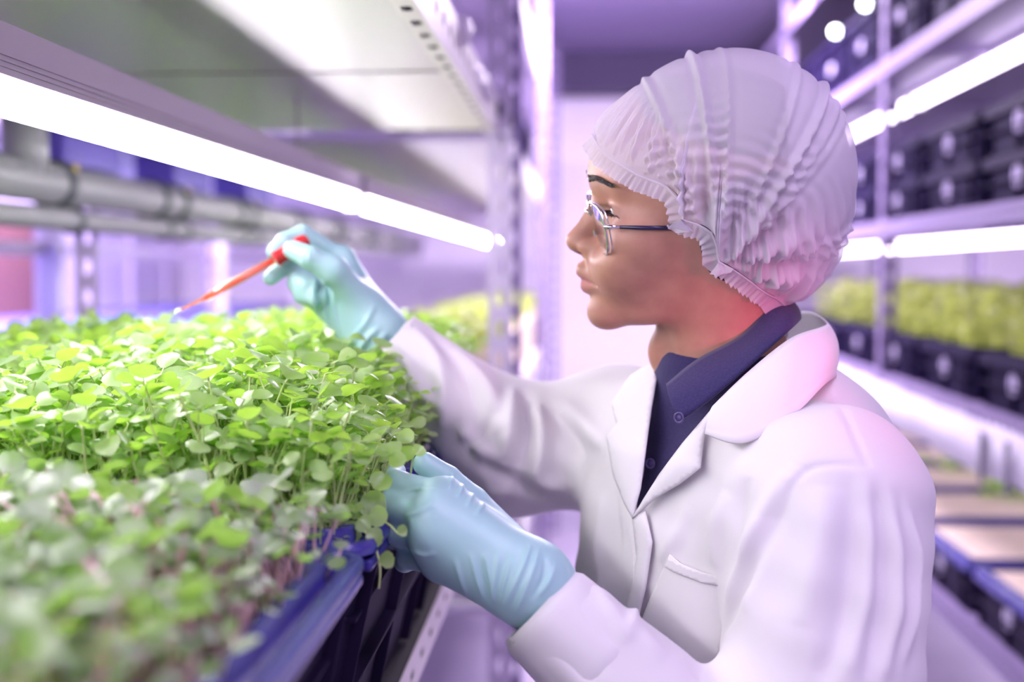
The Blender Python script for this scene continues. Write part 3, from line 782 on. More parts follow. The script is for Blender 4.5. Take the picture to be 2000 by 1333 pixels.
# ================================================================== person
MT['skin'] = mat('skin', (.48, .25, .18), .46, noise=((.43, .21, .155), 60), bump=(420, .10, .0006), sss=(.22, (.010, .0035, .0018), .8))
MT['lip'] = mat('lip_skin', (.52, .22, .20), .36, bump=(300, .15, .0006), sss=(.2, (.008, .003, .002), .7))
MT['hair'] = mat('black_hair', (.016, .012, .016), .5, bump=(200, .5, .002, (1, 1, .2)))
MT['coat'] = mat('white_cotton', (.80, .78, .80), .85, bump=(900, .12, .0006), sheen=.15, spec=.2)
MT['shirt'] = mat('navy_cotton', (.030, .024, .090), .85, bump=(1100, .35, .0008), sheen=.15, spec=.2, noise=((.042, .034, .12), 500))
MT['glove'] = mat('teal_nitrile', (.40, .66, .67), .40, noise=((.44, .70, .71), 30), bump=(160, .12, .001), sss=(.25, (.004, .008, .008), .6))
MT['cap'] = thin_mat('nonwoven_cap', (.86, .81, .90), .28, .28, .8, bump=(700, .35, .0006))
MT['silver'] = mat('polished_silver', (.80, .78, .82), .16, 1.0)
MT['navy_metal'] = mat('navy_enamel', (.02, .015, .06), .28)
MT['eye_white'] = mat('eyeball', (.72, .66, .66), .15)
MT['iris'] = mat('dark_iris', (.02, .011, .008), .1)
lens = bpy.data.materials.new('spectacle_lens'); lens.use_nodes = True
nt = lens.node_tree; nt.nodes.clear(); N_ = nt.nodes.new
o_ = N_('ShaderNodeOutputMaterial'); g_ = N_('ShaderNodeBsdfGlossy'); t_ = N_('ShaderNodeBsdfTransparent'); x_ = N_('ShaderNodeMixShader'); fr = N_('ShaderNodeFresnel')
g_.inputs['Roughness'].default_value = .02; t_.inputs[0].default_value = (.96, .93, .97, 1); fr.inputs[0].default_value = 1.5
nt.links.new(fr.outputs[0], x_.inputs[0]); nt.links.new(t_.outputs[0], x_.inputs[1]); nt.links.new(g_.outputs[0], x_.inputs[2]); nt.links.new(x_.outputs[0], o_.inputs[0])

# ---- frames of reference
HO = P(1385, 430, 1.22)
fv = Vector((-1, -.045, 0)).normalized(); RHO = math.radians(11)
sv0 = Vector((0, 0, 1)).cross(fv); sv = (sv0*math.cos(RHO) + Vector((0, 0, -1))*math.sin(RHO)).normalized(); uv = fv.cross(sv).normalized()
HM = np.array([list(fv), list(sv), list(uv)]); HOa = np.array(list(HO))
def H(f, s, u): return HO+fv*f+sv*s+uv*u
def toH(p):
    x, y, z = p[0]-HOa[0], p[1]-HOa[1], p[2]-HOa[2]
    return [HM[i, 0]*x+HM[i, 1]*y+HM[i, 2]*z for i in range(3)]
lv_ = Vector((.457, -.889, 0)).normalized(); dv_ = Vector((-.889, -.457, 0)).normalized()
TC = Vector((.150, 1.235, 0))
SL = P(1632, 985, 1.06); SR = P(1205, 850, 1.42); NB = P(1408, 770, 1.25)
EL = P(1575, 1690, .97); WL = P(1062, 1192, 1.0)
ER = P(1005, 880, 1.42); WR = P(765, 676, 1.42)
# ---- head
def head_sdf(p):
    f, s, u = toH(p); a = np.abs(s)
    U = np.array([-.13, -.108, -.100, -.092, -.077, -.065, -.057, -.047, -.033, -.02, 0, .022, .03, .044, .058, .075, .10, .13])
    F = np.array([.088, .094, .099, .103, .1070, .1100, .1125, .1150, .1165, .1050, .1035, .1045, .107, .1105, .1110, .105, .085, .06])
    Wd = np.array([.034, .038, .042, .0455, .0515, .056, .0585, .0615, .0655, .069, .0715, .0722, .0725, .0735, .0735, .070, .060, .05])
    B = np.array([-.05, -.055, -.06, -.065, -.07, -.075, -.08, -.085, -.09, -.095, -.098, -.098, -.098, -.098, -.098, -.095, -.08, -.06])
    Fu = np.interp(u, U, F); Wu = np.interp(u, U, Wd); Bu = np.interp(u, U, B)
    q = np.where(f > 0, f/Fu, f/Bu)
    base = ((np.abs(q)**2.25+(a/Wu)**2.25)**(1/2.25)-1)*np.minimum(Wu, Fu)*.92
    base = smax(base, (-.1055+(.107-f)*.17-u)*.97, .016)
    base = smax(base, u-.085, .03)
    d = smin(base, ell((f, s, u), (.002, 0, .045), (.102, .0745, .092)), .02)
    A = (f, a, u)
    d = smin(d, ell((f, s, u), (.0955, 0, -.0890), (.0160, .021, .0145)), .014)
    d = smin(d, cap(A, (.101, .004, .041), (.086, .045, .042), .0085, .008), .014)
    d = smin(d, ell(A, (.066, .050, -.012), (.026, .017, .017)), .025)
    d = smin(d, ell(A, (.080, .034, -.040), (.024, .020, .020)), .02)
    d = smax(d, -ell(A, (.112, .033, .0135), (.019, .019, .0125)), .014)
    n = smin(cap(A, (.0985, 0, .021), (.1105, 0, .0), .0078, .0082), cap(A, (.1105, 0, 0), (.1245, 0, -.0195), .0082, .0105), .006)
    n = smin(n, ell(A, (.1115, .0122, -.0235), (.0125, .0068, .0078)), .005)
    n = smin(n, cap(A, (.120, 0, -.0245), (.110, 0, -.0285), .0062, .0055), .006)
    d = smin(d, n, .009)
    d = smax(d, -ell(A, (.119, .0058, -.0325), (.0062, .0030, .0036)), .003)
    lid = ell(A, (.0835, .0325, .0130), (.0142, .0152, .0140))
    lid = smax(lid, -ell(A, (.0995, .0315, .0118), (.013, .0140, .0055)), .002)
    d = smin(d, lid, .006)
    # lips
    ul = smin(cap(A, (.1182, .0035, -.0482), (.104, .0235, -.0548), .0062, .0024), cap(A, (.1178, 0, -.0495), (.1182, .004, -.0482), .0060, .0062), .004)
    ll = cap(A, (.1142, 0, -.0635), (.1025, .0205, -.0590), .0066, .0024)
    d = smin(d, ul, .006); d = smin(d, ll, .006)
    d = smax(d, -cap(A, (.1245, 0, -.0565), (.1045, .0262, -.0578), .0012), .003)
    # neck
    nb = toH([NB.x, NB.y, NB.z])
    d = smin(d, cap((f, s, u), (-.016, 0, -.055), (nb[0]-.002, nb[1], nb[2]), .0575, .0615), .016)
    d = smin(d, ell((f, s, u), (.040, 0, -.128), (.014, .012, .018)), .02)
    return d
def torso_raw(p, g):
    x, y = p[0]-TC.x, p[1]-TC.y; z = p[2]
    a = x*dv_.x+y*dv_.y; b = x*lv_.x+y*lv_.y
    Zk = np.array([.45, .7, .95, 1.10, 1.22, 1.30, 1.36, 1.40, 1.44])
    Dk = np.array([.150, .142, .125, .122, .122, .115, .100, .075, .05])+g
    Wk = np.array([.215, .205, .175, .180, .188, .182, .150, .105, .06])+g
    D = np.interp(z, Zk, Dk); Wd = np.interp(z, Zk, Wk)
    q = ((np.abs(a/D))**2.4+(np.abs(b/Wd))**2.4)**(1/2.4)
    return (q-1)*np.minimum(D, Wd)*.9
UB = P(1562, 1000, 1.25)
def trunk_sdf(p, g=0.0):
    d = smax(torso_raw(p, g), p[2]-(1.425+g), .05)
    nb = (NB.x+.02, NB.y, NB.z-.035)
    d = smin(d, cap(p, nb, tuple(SL-lv_*.03), .05+g, .062+g), .05)
    d = smin(d, cap(p, nb, tuple(SR+lv_*.03), .05+g, .062+g), .05)
    d = smin(d, ell(p, tuple(UB), (.095+g, .12+g, .13+g)), .05)
    return d
def body_sdf(p):
    d = smin(head_sdf(p), smax(trunk_sdf(p, -.02), .80-p[2], .03), .02)
    for S, E, Wr in ((SL, EL, WL), (SR, ER, WR)):
        d = smin(d, cap(p, S, E, .048, .04), .03); d = smin(d, cap(p, E, Wr, .04, .026), .02)
    for s in (1, -1):
        hip = TC+lv_*(.09*s); hip.z = .86; kn = hip+dv_*.02; kn.z = .48; an = hip-dv_*.01; an.z = .085
        d = smin(d, cap(p, hip, kn, .088, .055), .04); d = smin(d, cap(p, kn, an, .055, .038), .03)
    return d
person = empty('person', (TC.x, TC.y, 0), 'person in white lab coat, hair cap and teal gloves raising a red pipette', 'person')
ZB0 = np.concatenate([np.arange(.03, 1.08, .016), np.arange(1.08, 1.36, .006), np.arange(1.36, 1.80, .0021)])
# head finely, the rest coarsely, in one grid
def axis_mix(lo, hi, a, b, fine, coarse):
    return np.concatenate([np.arange(lo, a, coarse), np.arange(a, b, fine), np.arange(b, hi+coarse, coarse)])
bx = [axis_mix(-.30, .42, HO.x-.15, HO.x+.12, .0021, .010), axis_mix(.80, 1.62, HO.y-.10, HO.y+.10, .0021, .010), ZB0]
f = np.empty([len(a) for a in bx], np.float32)
for i in range(0, len(bx[0]), 16):
    p = np.meshgrid(bx[0][i:i+16], bx[1], bx[2], indexing='ij'); f[i:i+16] = body_sdf(p)
V, Q = nets(*bx, f)
V = relax(V, Q, 1, .4)
me = mesh_np('body', V, [Q])
c = V[Q].mean(1); hf, hs, hu = toH([c[:, 0], c[:, 1], c[:, 2]])
A_ = (hf, np.abs(hs), hu)
ulm = cap(A_, (.1195, .003, -.0505), (.105, .0235, -.0555), .0062, .0026); llm = cap(A_, (.1165, 0, -.0618), (.1035, .0205, -.0588), .0072, .003)
lipm = (np.minimum(ulm, llm) < 0)
me.polygons.foreach_set('material_index', lipm.astype(np.int32))
body = link('body', me, [MT['skin'], MT['lip']], person)
# eyes
for s in (1, -1):
    bm = bmesh.new(); bmesh.ops.create_uvsphere(bm, u_segments=32, v_segments=20, radius=.0124)
    gz = (fv*1+uv*-.22+sv*.02).normalized()
    for v in bm.verts: v.co = gz.to_track_quat('Z', 'Y').to_matrix() @ v.co
    bmesh.ops.translate(bm, verts=bm.verts, vec=H(.0835, .0325*s, .0130))
    ec = H(.0835, .0325*s, .0130)
    for f_ in bm.faces: f_.material_index = 1 if (f_.calc_center_median()-ec).normalized().dot(gz) > .87 else 0
    o = obj('eye', bm, MT['eye_white'], person, smooth=True); o.data.materials.append(MT['iris'])
    # lashes and brow
    bm = bmesh.new(); R = random.Random(3)
    for k in range(34):
        t = k/33; y = (.018+.031*t); up = .0155-.004*abs(t-.45)**1.3*2
        ff = .0835+math.sqrt(max(0, .0145**2-(y-.0325)**2))*.98
        a = H(ff, y*s, up-.0015); b = H(ff+.0055, (y+.0012+.003*(t-.4))*s, up-.003+.001*R.random()); c2 = H(ff+.0085, (y+.002+.004*(t-.4))*s, up+.0005)
        tube(bm, [a, b, c2], [.00035, .00028, .0001], 5)
    obj('eyelash', bm, MT['hair'], person, smooth=True)
    bm = bmesh.new()
    for k in range(170):
        t = R.random(); y = .010+.043*t; z = .0395+.005*math.sin(min(1, t*1.2)*2.2)-.004*t+R.uniform(-.0035, .0035)*(1-.6*t)
        base = H(.14, y*s, z)
        # slide back on to the brow
        lo, hi = 0.04, .14
        for _ in range(22):
            mid = (lo+hi)/2; q = H(mid, y*s, z)
            if head_sdf([np.array([q.x]), np.array([q.y]), np.array([q.z])])[0] > 0: hi = mid
            else: lo = mid
        a = H(lo-.0005, y*s, z); b = H(lo+.0012, (y+.004)*s, z+.0022-.002*t); c2 = H(lo+.0002-.002*t, (y+.009)*s, z+.0025-.004*t)
        tube(bm, [a, b, c2], [.00032, .0003, .0001], 4)
    obj('eyebrow', bm, MT['hair'], person, smooth=True)
# hair under the cap
def hair_sdf(p):
    f, s, u = toH(p)
    d = ell((f, s, u), (-.004, 0, .046), (.104, .0785, .096))
    d = smin(d, ell((f, np.abs(s), u), (-.03, .045, -.01), (.055, .034, .05)), .03)
    d = smax(d, smin(.060-u, f-.036, .02), .01)
    return smax(d, -.052-u, .01)
lo = np.array(list(HO))-.16; hi = np.array(list(HO))+.17
V, Q = sdf_mesh('hair', hair_sdf, lo, hi, .004)
link('hair', mesh_np('hair', V, [Q]), MT['hair'], person)
# ---- hair cap
CC = np.array([-.018, 0, .040])
rim_c = [(0, .112, 0, .060), (.03, .1005, .03, .048), (.057, .0786, .057, .0355), (.071, .049, .072, .026), (.0745, .042, .0765, .0045), (.080, .017, .083, -.004),
         (.083, .0115, .086, -.026), (.082, 0, .084, -.033), (.07, -.018, .074, -.046), (.05, -.040, .056, -.063), (.0, -.064, 0, -.077)]
Rm = np.array([(f, s, u) for _, f, s, u in rim_c])
full = np.concatenate([Rm, (Rm*np.array([1, -1, 1]))[-2:0:-1]])
NPH, NTH = 640, 190
fl = np.concatenate([full, full[:1]]); seg = np.linalg.norm(np.diff(fl, axis=0), axis=1)
cv = np.array([list(q) for q in curve_pts([Vector(q) for q in np.concatenate([full[-1:], fl, full[1:2]])], 12)])[12:-12]
cl = np.concatenate([[0], np.cumsum(np.linalg.norm(np.diff(cv, axis=0), axis=1))])
RIM = np.stack([np.interp(np.linspace(0, cl[-1], NPH+1)[:-1], cl, cv[:, i]) for i in range(3)], 1)
_t = np.roll(RIM, -1, 0)-np.roll(RIM, 1, 0); _t /= np.linalg.norm(_t, axis=1, keepdims=True)
_o = (RIM-CC)/np.linalg.norm(RIM-CC, axis=1, keepdims=True); _d = np.cross(_o, _t); _d *= np.sign(_d[:, 2:3]); RIM = RIM+_d*(.0115+.008*np.clip(RIM[:, :1]/.09, 0, 1))
def H_np(A): return HOa+A@HM
def push_out(A, gap):
    """local points moved off the head and hair"""
    sh = A.shape; A = A.reshape(-1, 3).copy()
    for _ in range(6):
        W3 = H_np(A); p = [W3[:, 0], W3[:, 1], W3[:, 2]]
        d = np.minimum(head_sdf(p), hair_sdf(p)); m = d < gap
        if not m.any(): break
        D = A[m]-np.array([-.01, 0, .03]); D /= np.linalg.norm(D, axis=1, keepdims=True)
        A[m] += D*(gap-d[m])[:, None]
    return A.reshape(sh)
RIM = push_out(RIM, .0015)
rd = RIM-CC; rr_ = np.linalg.norm(rd, axis=1); rth = np.arccos(rd[:, 2]/rr_); rph = np.unwrap(np.arctan2(rd[:, 1], rd[:, 0]))
def cap_radius(dirs):
    f, s, u = dirs[..., 0], dirs[..., 1], dirs[..., 2]
    rf = np.where(f > 0, .127, .1165); ru = np.where(u > 0, .1185, .125)
    return 1/np.sqrt((f/rf)**2+(s/.099)**2+(u/ru)**2)
rg = np.random.default_rng(5)
# pleats: fans of folds running from one ear gather over the crown to the other
pl_edges = np.sort(rg.uniform(-math.pi, math.pi, 26)); pl_amp = rg.uniform(.4, 1.2, 26); pl_ph = rg.uniform(0, 6.28, 27); pl_fr = rg.uniform(.8, 1.25, 27)
T = np.linspace(0, 1, NTH)
capV = np.zeros((NPH, NTH, 3))
for j, t in enumerate(T):
    th = rth*t; dirs = np.stack([np.sin(th)*np.cos(rph), np.sin(th)*np.sin(rph), np.cos(th)], 1)
    R0 = cap_radius(dirs); w = np.clip((t-.60)/.40, 0, 1)**1.6
    r = R0*(1-w)+rr_*w
    pt = CC+dirs*r[:, None]
    side = np.sign(pt[:, 1]); gx, gu = pt[:, 0]-(.004), pt[:, 2]-(-.034)
    ang = np.arctan2(gx, gu); dist = np.sqrt(gx**2+gu**2+(np.abs(pt[:, 1])-.085)**2)
    disp = np.zeros(NPH); k_id = np.searchsorted(pl_edges, ang)
    for e, am in zip(pl_edges, pl_amp):
        dd = np.abs((ang-e+math.pi) % (2*math.pi)-math.pi)*np.maximum(dist, .02)
        disp += am*np.exp(-(dd/.0035)**2)*(.0048 if am > .9 else .0030)
        disp -= am*np.exp(-((dd-.006)/.004)**2)*.0016
    sw = np.clip(np.abs(pt[:, 1])/.05, 0, 1)
    rip = np.sin(dist*(470*pl_fr[k_id])+pl_ph[k_id]+1.2*np.sin(ang*9)+.6*np.sin(dist*90+ang*5)); patch = .5+.5*np.sin(ang*5.3+1+side)*np.sin(dist*28+pl_ph[k_id])
    disp += .0030*rip*np.clip(patch, 0, 1)*np.exp(-((dist-.085)/.055)**2)*(.35+.65*sw)
    gath = np.clip((t-.62)/.25, 0, 1); arc = np.linspace(0, cl[-1], NPH+1)[:-1]
    disp += gath*(.0022*np.sin(arc*930+2*np.sin(arc*60))+.0032*np.sin(arc*390+3*np.sin(arc*33)+t*4))*(1-.55*np.clip((t-.93)/.07, 0, 1))
    disp += np.clip((t-.5)/.4, 0, 1)*(1-np.clip((t-.9)/.1, 0, 1))*.0085*np.sin(ang*11+dist*30)*np.exp(-((dist-.05)/.035)**2)
    disp *= np.clip(t/.12, 0, 1)*np.clip((1-t)/.035, 0, 1)
    capV[:, j] = pt+dirs*disp[:, None]
# ruffle beyond the elastic
NR = 10; rufV = np.zeros((NPH, NR, 3)); arc = np.linspace(0, cl[-1], NPH+1)[:-1]
tang = np.roll(RIM, -1, 0)-np.roll(RIM, 1, 0); tang /= np.linalg.norm(tang, axis=1, keepdims=True)
outw = rd/rr_[:, None]; down = np.cross(outw, tang); down /= np.linalg.norm(down, axis=1, keepdims=True)
down *= np.sign((down*np.array([0, 0, -1])).sum(1))[:, None]
fwdn = np.clip(rd[:, 0]/.13, 0, 1)
for j in range(NR):
    t = j/(NR-1)
    rufV[:, j] = RIM+down*(.0135*t) + outw*(.0015+.0035*t+.0022*t*np.sin(arc*1150+1.5*np.sin(arc*77))+.0012*t*np.sin(arc*400))[:, None] + np.array([[1, 0, .25]])*(.0*t*fwdn)[:, None]
def grid_faces(n, m, wrap=True):
    F = []
    i = np.arange(n if wrap else n-1)[:, None]; j = np.arange(m-1)[None]
    a = i*m+j; b = ((i+1) % n)*m+j
    return np.stack([a, b, b+1, a+1], -1).reshape(-1, 4)
capV = push_out(capV, .003); rufV = push_out(rufV, .0022)
hc = link('hair_cap', mesh_np('hair_cap', H_np(capV.reshape(-1, 3)), [grid_faces(NPH, NTH)]), MT['cap'], person)
qf = grid_faces(NPH, NTH); bk = capV.reshape(-1, 3)[:, 0][qf].max(1) < -.055
inn = CC+(capV.reshape(-1, 3)-CC)*.955; us, inv = np.unique(qf[bk], return_inverse=True)
link('inner_pleats', mesh_np('inner_pleats', H_np(inn[us]), [inv.reshape(-1, 4)]), MT['cap'], hc)
hc['label'] = 'crinkled white disposable hair cap with gathered sides'
link('ruffle', mesh_np('ruffle', H_np(rufV.reshape(-1, 3)), [grid_faces(NPH, NR)]), MT['cap'], hc)
el_pts = [Vector(H_np((RIM+outw*.0022)[i])) for i in range(0, NPH, 8)]; el_pts.append(el_pts[0])
obj('elastic', mk(tube, el_pts, .0009, 6, False), MT['cap'], hc, smooth=True)
# ---- glasses
gl = bpy.data.objects.new('glasses', None); COL.objects.link(gl); gl.parent = person; gl.matrix_parent_inverse = Matrix.Translation(person.location).inverted()
gl['label'] = 'thin silver glasses with dark navy temples'
def lens_pt(a, s, k=1.0):
    # rounded rectangle outline, tilted and wrapped
    ca, sa = math.cos(a), math.sin(a); n = 3.6
    r = 1/((abs(ca)**n+abs(sa)**n)**(1/n))
    x = .0345+.0265*r*ca*k; z = -.0045+.0225*r*sa*k
    return H(.1085+.20*z-.18*(x-.0345)-3.0*(x-.0345)**2, x*s, z+.0025)
for s in (1, -1):
    ring = [lens_pt(2*math.pi*i/64, s) for i in range(65)]
    fr_ = obj('rim', mk(tube, ring, .0012, 8, False), MT['silver'], gl, smooth=True)
    ring2 = [p-fv*.0035 for p in ring]
    obj('rim', mk(tube, ring2, .0008, 8, False), MT['silver'], gl, smooth=True)
    bm = bmesh.new(); cvt = bm.verts.new(H(.1085-.0009, .0345*s, -.002)); r1 = [bm.verts.new(lens_pt(2*math.pi*i/64, s, .97)-fv*.0015) for i in range(64)]
    for i in range(64): bm.faces.new((r1[i], r1[(i+1) % 64], cvt))
    obj('lens', bm, lens, gl, smooth=True)
    e0 = lens_pt(.25, s); hinge = H(.089, .067*s, .004)
    obj('end_piece', mk(tube, [e0, e0+(hinge-e0)*.5+fv*.003+sv*s*.002, hinge], [.0022, .0022, .0018], 10), MT['silver'], gl, smooth=True)
    obj('temple', mk(tube, [hinge, H(.065, .0725*s, .0042), H(.040, .0765*s, .0048)], [.0018, .0021, .0021], 10, True, 1.0), MT['navy_metal'], gl, smooth=True)
    obj('nose_pad', mk(tube, [lens_pt(math.pi*.95, s), H(.106, .0085*s, .0035), H(.1075, .0080*s, -.004)], [.0006, .0012, .0022], 8), MT['silver'], gl, smooth=True)
obj('bridge', mk(tube, [lens_pt(math.pi*.88, 1), H(.1165, .004, .0095), H(.1165, -.004, .0095), lens_pt(math.pi*.88, -1)], .0013, 8), MT['silver'], gl, smooth=True)

# ---- shirt
def shirt_sdf(p):
    d = smax(trunk_sdf(p, -.004), .9-p[2], .03)
    n = cap(p, tuple(NB-Vector((0, 0, .06))), tuple(NB+(H(-.02, 0, -.10)-NB)*.30), .072, .066)
    d = smin(d, n, .025)
    return d
V, Q = sdf_mesh('shirt', shirt_sdf, (-.12, .98, .88), (.40, 1.50, 1.50), .005)
shirt = link('shirt', mesh_np('shirt', V, [Q]), MT['shirt'], person)
def collar_base(p):
    return smin(shirt_sdf(p), cap(p, tuple(NB-Vector((0, 0, .02))), tuple(H(-.022, 0, -.062)), .0685, .064), .02)
# ---- lab coat
def sleeve(p, S, E, Wr, rs, re, rw):
    return smin(cap(p, S, E, rs, re), cap(p, E, Wr, re, rw), .035)
def coat_core(p):
    d = smax(trunk_sdf(p, .010), .52-p[2], .01)
    # keep the neck hole free
    d = smin(d, sleeve(p, SL, EL, WL, .078, .078, .0395), .03)
    d = smin(d, sleeve(p, SR, ER, WR, .076, .066, .0425), .03)
    return d
def in_poly(poly, px, py):
    c = np.zeros(px.shape, bool); n = len(poly); j = n-1
    for i in range(n):
        xi, yi = poly[i]; xj, yj = poly[j]
        m = ((yi > py) != (yj > py)) & (px < (xj-xi)*(py-yi)/((yj-yi) if yj != yi else 1e-9)+xi); c ^= m; j = i
    return c
VPOLY = [(1288, 690), (1272, 800), (1252, 950), (1238, 1006), (1262, 985), (1300, 925), (1345, 865), (1400, 805), (1480, 735), (1560, 665), (1560, 560), (1290, 560)]
def poly_dist(poly, px, py):
    d = np.full(px.shape, 1e9); n = len(poly)
    for i in range(n):
        (ax, ay), (bx_, by_) = poly[i], poly[(i+1) % n]; dx, dy = bx_-ax, by_-ay
        t = np.clip(((px-ax)*dx+(py-ay)*dy)/(dx*dx+dy*dy), 0, 1); d = np.minimum(d, np.hypot(px-ax-t*dx, py-ay-t*dy))
    return np.where(in_poly(poly, px, py), -d, d)
def project_np(p):
    x, y, z = p[0], p[1], p[2]-CZ
    w = x*FWD.x+y*FWD.y+z*FWD.z
    return 1000+FPX*(x*RGT.x+y*RGT.y)/w, 666.5-FPX*(x*UPV.x+y*UPV.y+z*UPV.z)/w, w
ax_l = (WL-EL).normalized(); ax_r = (WR-ER).normalized()
def coat_sdf(p):
    d = coat_core(p)
    px, py, w = project_np(p)
    v = poly_dist(VPOLY, px, py)*w/FPX
    v = np.maximum(v, p[1]-1.40)
    d = np.maximum(d, -v)
    for Wr, axd, r in ((WL, ax_l, .0395), (WR, ax_r, .0425)):
        # open the sleeve end: cut flat, hollow it out
        t = (p[0]-Wr.x)*axd.x+(p[1]-Wr.y)*axd.y+(p[2]-Wr.z)*axd.z
        near = np.sqrt((p[0]-Wr.x)**2+(p[1]-Wr.y)**2+(p[2]-Wr.z)**2) < .12
        d = np.where(near, np.maximum(d, t-.004), d)
        d = np.maximum(d, -cap(p, tuple(Wr-axd*.045), tuple(Wr+axd*.05), r-.0045))
    return d
zc = np.concatenate([np.arange(.50, 1.08, .014), np.arange(1.08, 1.53, .0032)])
xa = np.arange(-.34, .42, .0032); ya = np.arange(.80, 1.58, .0036)
f = np.empty((len(xa), len(ya), len(zc)), np.float32)
for i in range(0, len(xa), 12):
    p = np.meshgrid(xa[i:i+12], ya, zc, indexing='ij'); f[i:i+12] = coat_sdf(p)
V, Q = nets(xa, ya, zc, f)
V = relax(V, Q, 2, .5); N = vnormals(V, Q)
FL = [ # near upper sleeve, back folds, armhole seam
 ([(1560, 905), (1510, 985), (1470, 1060), (1430, 1160), (1385, 1300)], .006, .010),
 ([(1545, 930), (1480, 1080), (1420, 1200), (1360, 1333)], -.006, .010),
 ([(1690, 930), (1700, 1040), (1690, 1180), (1650, 1320)], .004, .008),
 ([(1735, 960), (1750, 1080), (1745, 1210), (1720, 1330)], .005, .007),
 ([(1712, 960), (1722, 1080), (1716, 1210), (1690, 1330)], -.004, .007),
 ([(1770, 990), (1788, 1090), (1780, 1200), (1760, 1300)], .005, .006),
 ([(1660, 960), (1664, 1100), (1640, 1250), (1600, 1333)], -.004, .010),
 ([(1620, 950), (1600, 1080), (1560, 1230)], .004, .014),
 ([(1500, 1010), (1480, 1100), (1450, 1200)], .003, .012),
 # chest
 ([(1420, 960), (1400, 1040), (1400, 1110)], .004, .010), ([(1460, 930), (1445, 1010), (1440, 1110)], -.003, .009),
 ([(1350, 990), (1320, 1050), (1290, 1100)], .003, .009),
 ([(1230, 1030), (1250, 1130), (1225, 1240)], .004, .004),
 ([(1180, 960), (1170, 1060), (1180, 1180)], .003, .012), ([(1205, 900), (1200, 1010), (1210, 1120)], -.003, .010),
 # near forearm
 ([(1190, 1180), (1240, 1230), (1300, 1290)], .003, .010), ([(1100, 1230), (1140, 1290), (1160, 1333)], -.003, .010), ([(1160, 1150), (1190, 1200), (1230, 1260)], .003, .006),
 # far sleeve
 ([(800, 640), (850, 700), (870, 780), (860, 840)], .004, .010), ([(840, 650), (900, 720), (930, 800), (920, 880)], -.003, .010),
 ([(880, 680), (950, 760), (980, 850)], .005, .014), ([(1020, 770), (1030, 830), (1020, 920)], -.008, .010), ([(1005, 760), (1000, 830), (985, 900)], .006, .010),
 ([(1040, 790), (1060, 850), (1050, 930)], .006, .012), ([(1070, 800), (1110, 850), (1140, 900)], -.004, .012), ([(1100, 790), (1150, 830), (1180, 870)], .004, .012),
 ([(1020, 900), (1060, 940), (1110, 950)], .005, .012), ([(940, 900), (1000, 940), (1060, 970)], -.004, .010), ([(900, 840), (940, 880), (990, 910)], .004, .010),
 ([(790, 700), (820, 760), (870, 800)], .003, .010), ([(770, 730), (800, 780), (840, 820)], -.003, .008),
 ([(970, 800), (940, 850), (905, 870)], -.003, .008), ([(1010, 930), (980, 960), (950, 960)], .003, .008),
]
FL = [(a_, b_*(1.7 if a_[0][0] > 1130 else 2.2), c_*(1 if a_[0][0] > 1130 else .85)) for a_, b_, c_ in FL]+[([(1614, 752), (1655, 820), (1690, 900), (1700, 912)], -.0022, .0022), ([(1700, 912), (1640, 908), (1580, 918), (1545, 960), (1525, 1020)], -.0022, .0024)]
V = folds(V, N, FL, coat_core); 
w = .0012*np.sin(V[:, 0]*60+V[:, 2]*40)*np.sin(V[:, 1]*70+2)+.0008*np.sin(V[:, 2]*130+V[:, 0]*50)
V = V+N*w[:, None]
coat = link('lab_coat', mesh_np('lab_coat', V, [Q]), MT['coat'], person)
coat['label'] = 'white cotton lab coat worn open over the navy shirt'
cc = coat_core
drape('lapel', [(1400, 792), (1377, 848), (1369, 915), (1330, 945), (1282, 973), (1248, 1003), (1236, 1014), (1254, 985), (1290, 928), (1335, 868)], cc, .006, MT['coat'], coat, bulge=.004)
drape('lapel', [(1290, 700), (1235, 735), (1196, 790), (1206, 832), (1186, 852), (1200, 930), (1222, 985), (1237, 1012), (1252, 955), (1273, 800)], cc, .006, MT['coat'], coat, bulge=.004)
tr = lambda p: smin(smax(trunk_sdf(p, .010), .52-p[2], .01), sleeve(p, SR, ER, WR, .076, .066, .0425), .03)
drape('front_placket', [(1237, 1010), (1262, 1000), (1275, 1060), (1262, 1150), (1240, 1240), (1215, 1246), (1232, 1160), (1246, 1090)], tr, .004, MT['coat'], coat, bulge=.002)
drape('chest_pocket', [(1309, 1082), (1330, 1101), (1375, 1118), (1420, 1129), (1412, 1245), (1395, 1333), (1242, 1333), (1252, 1222), (1280, 1150)], tr, .002, MT['coat'], coat, bulge=.0025)
drape('pocket_hem', [(1306, 1090), (1330, 1102), (1375, 1119), (1420, 1130), (1418, 1147), (1372, 1138), (1325, 1121), (1300, 1108)], tr, .005, MT['coat'], coat, step=5)
# turned-down coat collar: a band round the neck falling outwards
def collar_surf():
    top = [P(1393, 795, 1.100), P(1462, 728, 1.112), P(1545, 662, 1.135), P(1605, 640, 1.185), P(1612, 628, 1.25), P(1572, 610, 1.32), P(1500, 628, 1.37), P(1400, 672, 1.395), P(1300, 712, 1.385)]
    low = [P(1377, 848, 1.078), P(1450, 866, 1.055), P(1540, 820, 1.062), P(1612, 750, 1.11), P(1634, 735, 1.23), P(1620, 722, 1.36), P(1520, 725, 1.43), P(1380, 745, 1.45), P(1240, 790, 1.43)]
    a = curve_pts(top, 12); b = curve_pts(low, 12); n = min(len(a), len(b)); m = 12
    Vv = []
    for i in range(n):
        mid = (a[i]+b[i])/2; out = (mid-Vector((NB.x+.01, NB.y, mid.z))).normalized()
        for j in range(m):
            t = j/(m-1); q = a[i].lerp(b[i], t)+out*(.006*math.sin(math.pi*min(1, t*1.1))**.8)+Vector((0, 0, .003*math.sin(math.pi*t)))
            Vv.append(q)
    return [tuple(q) for q in Vv], grid_faces(n, m, False)
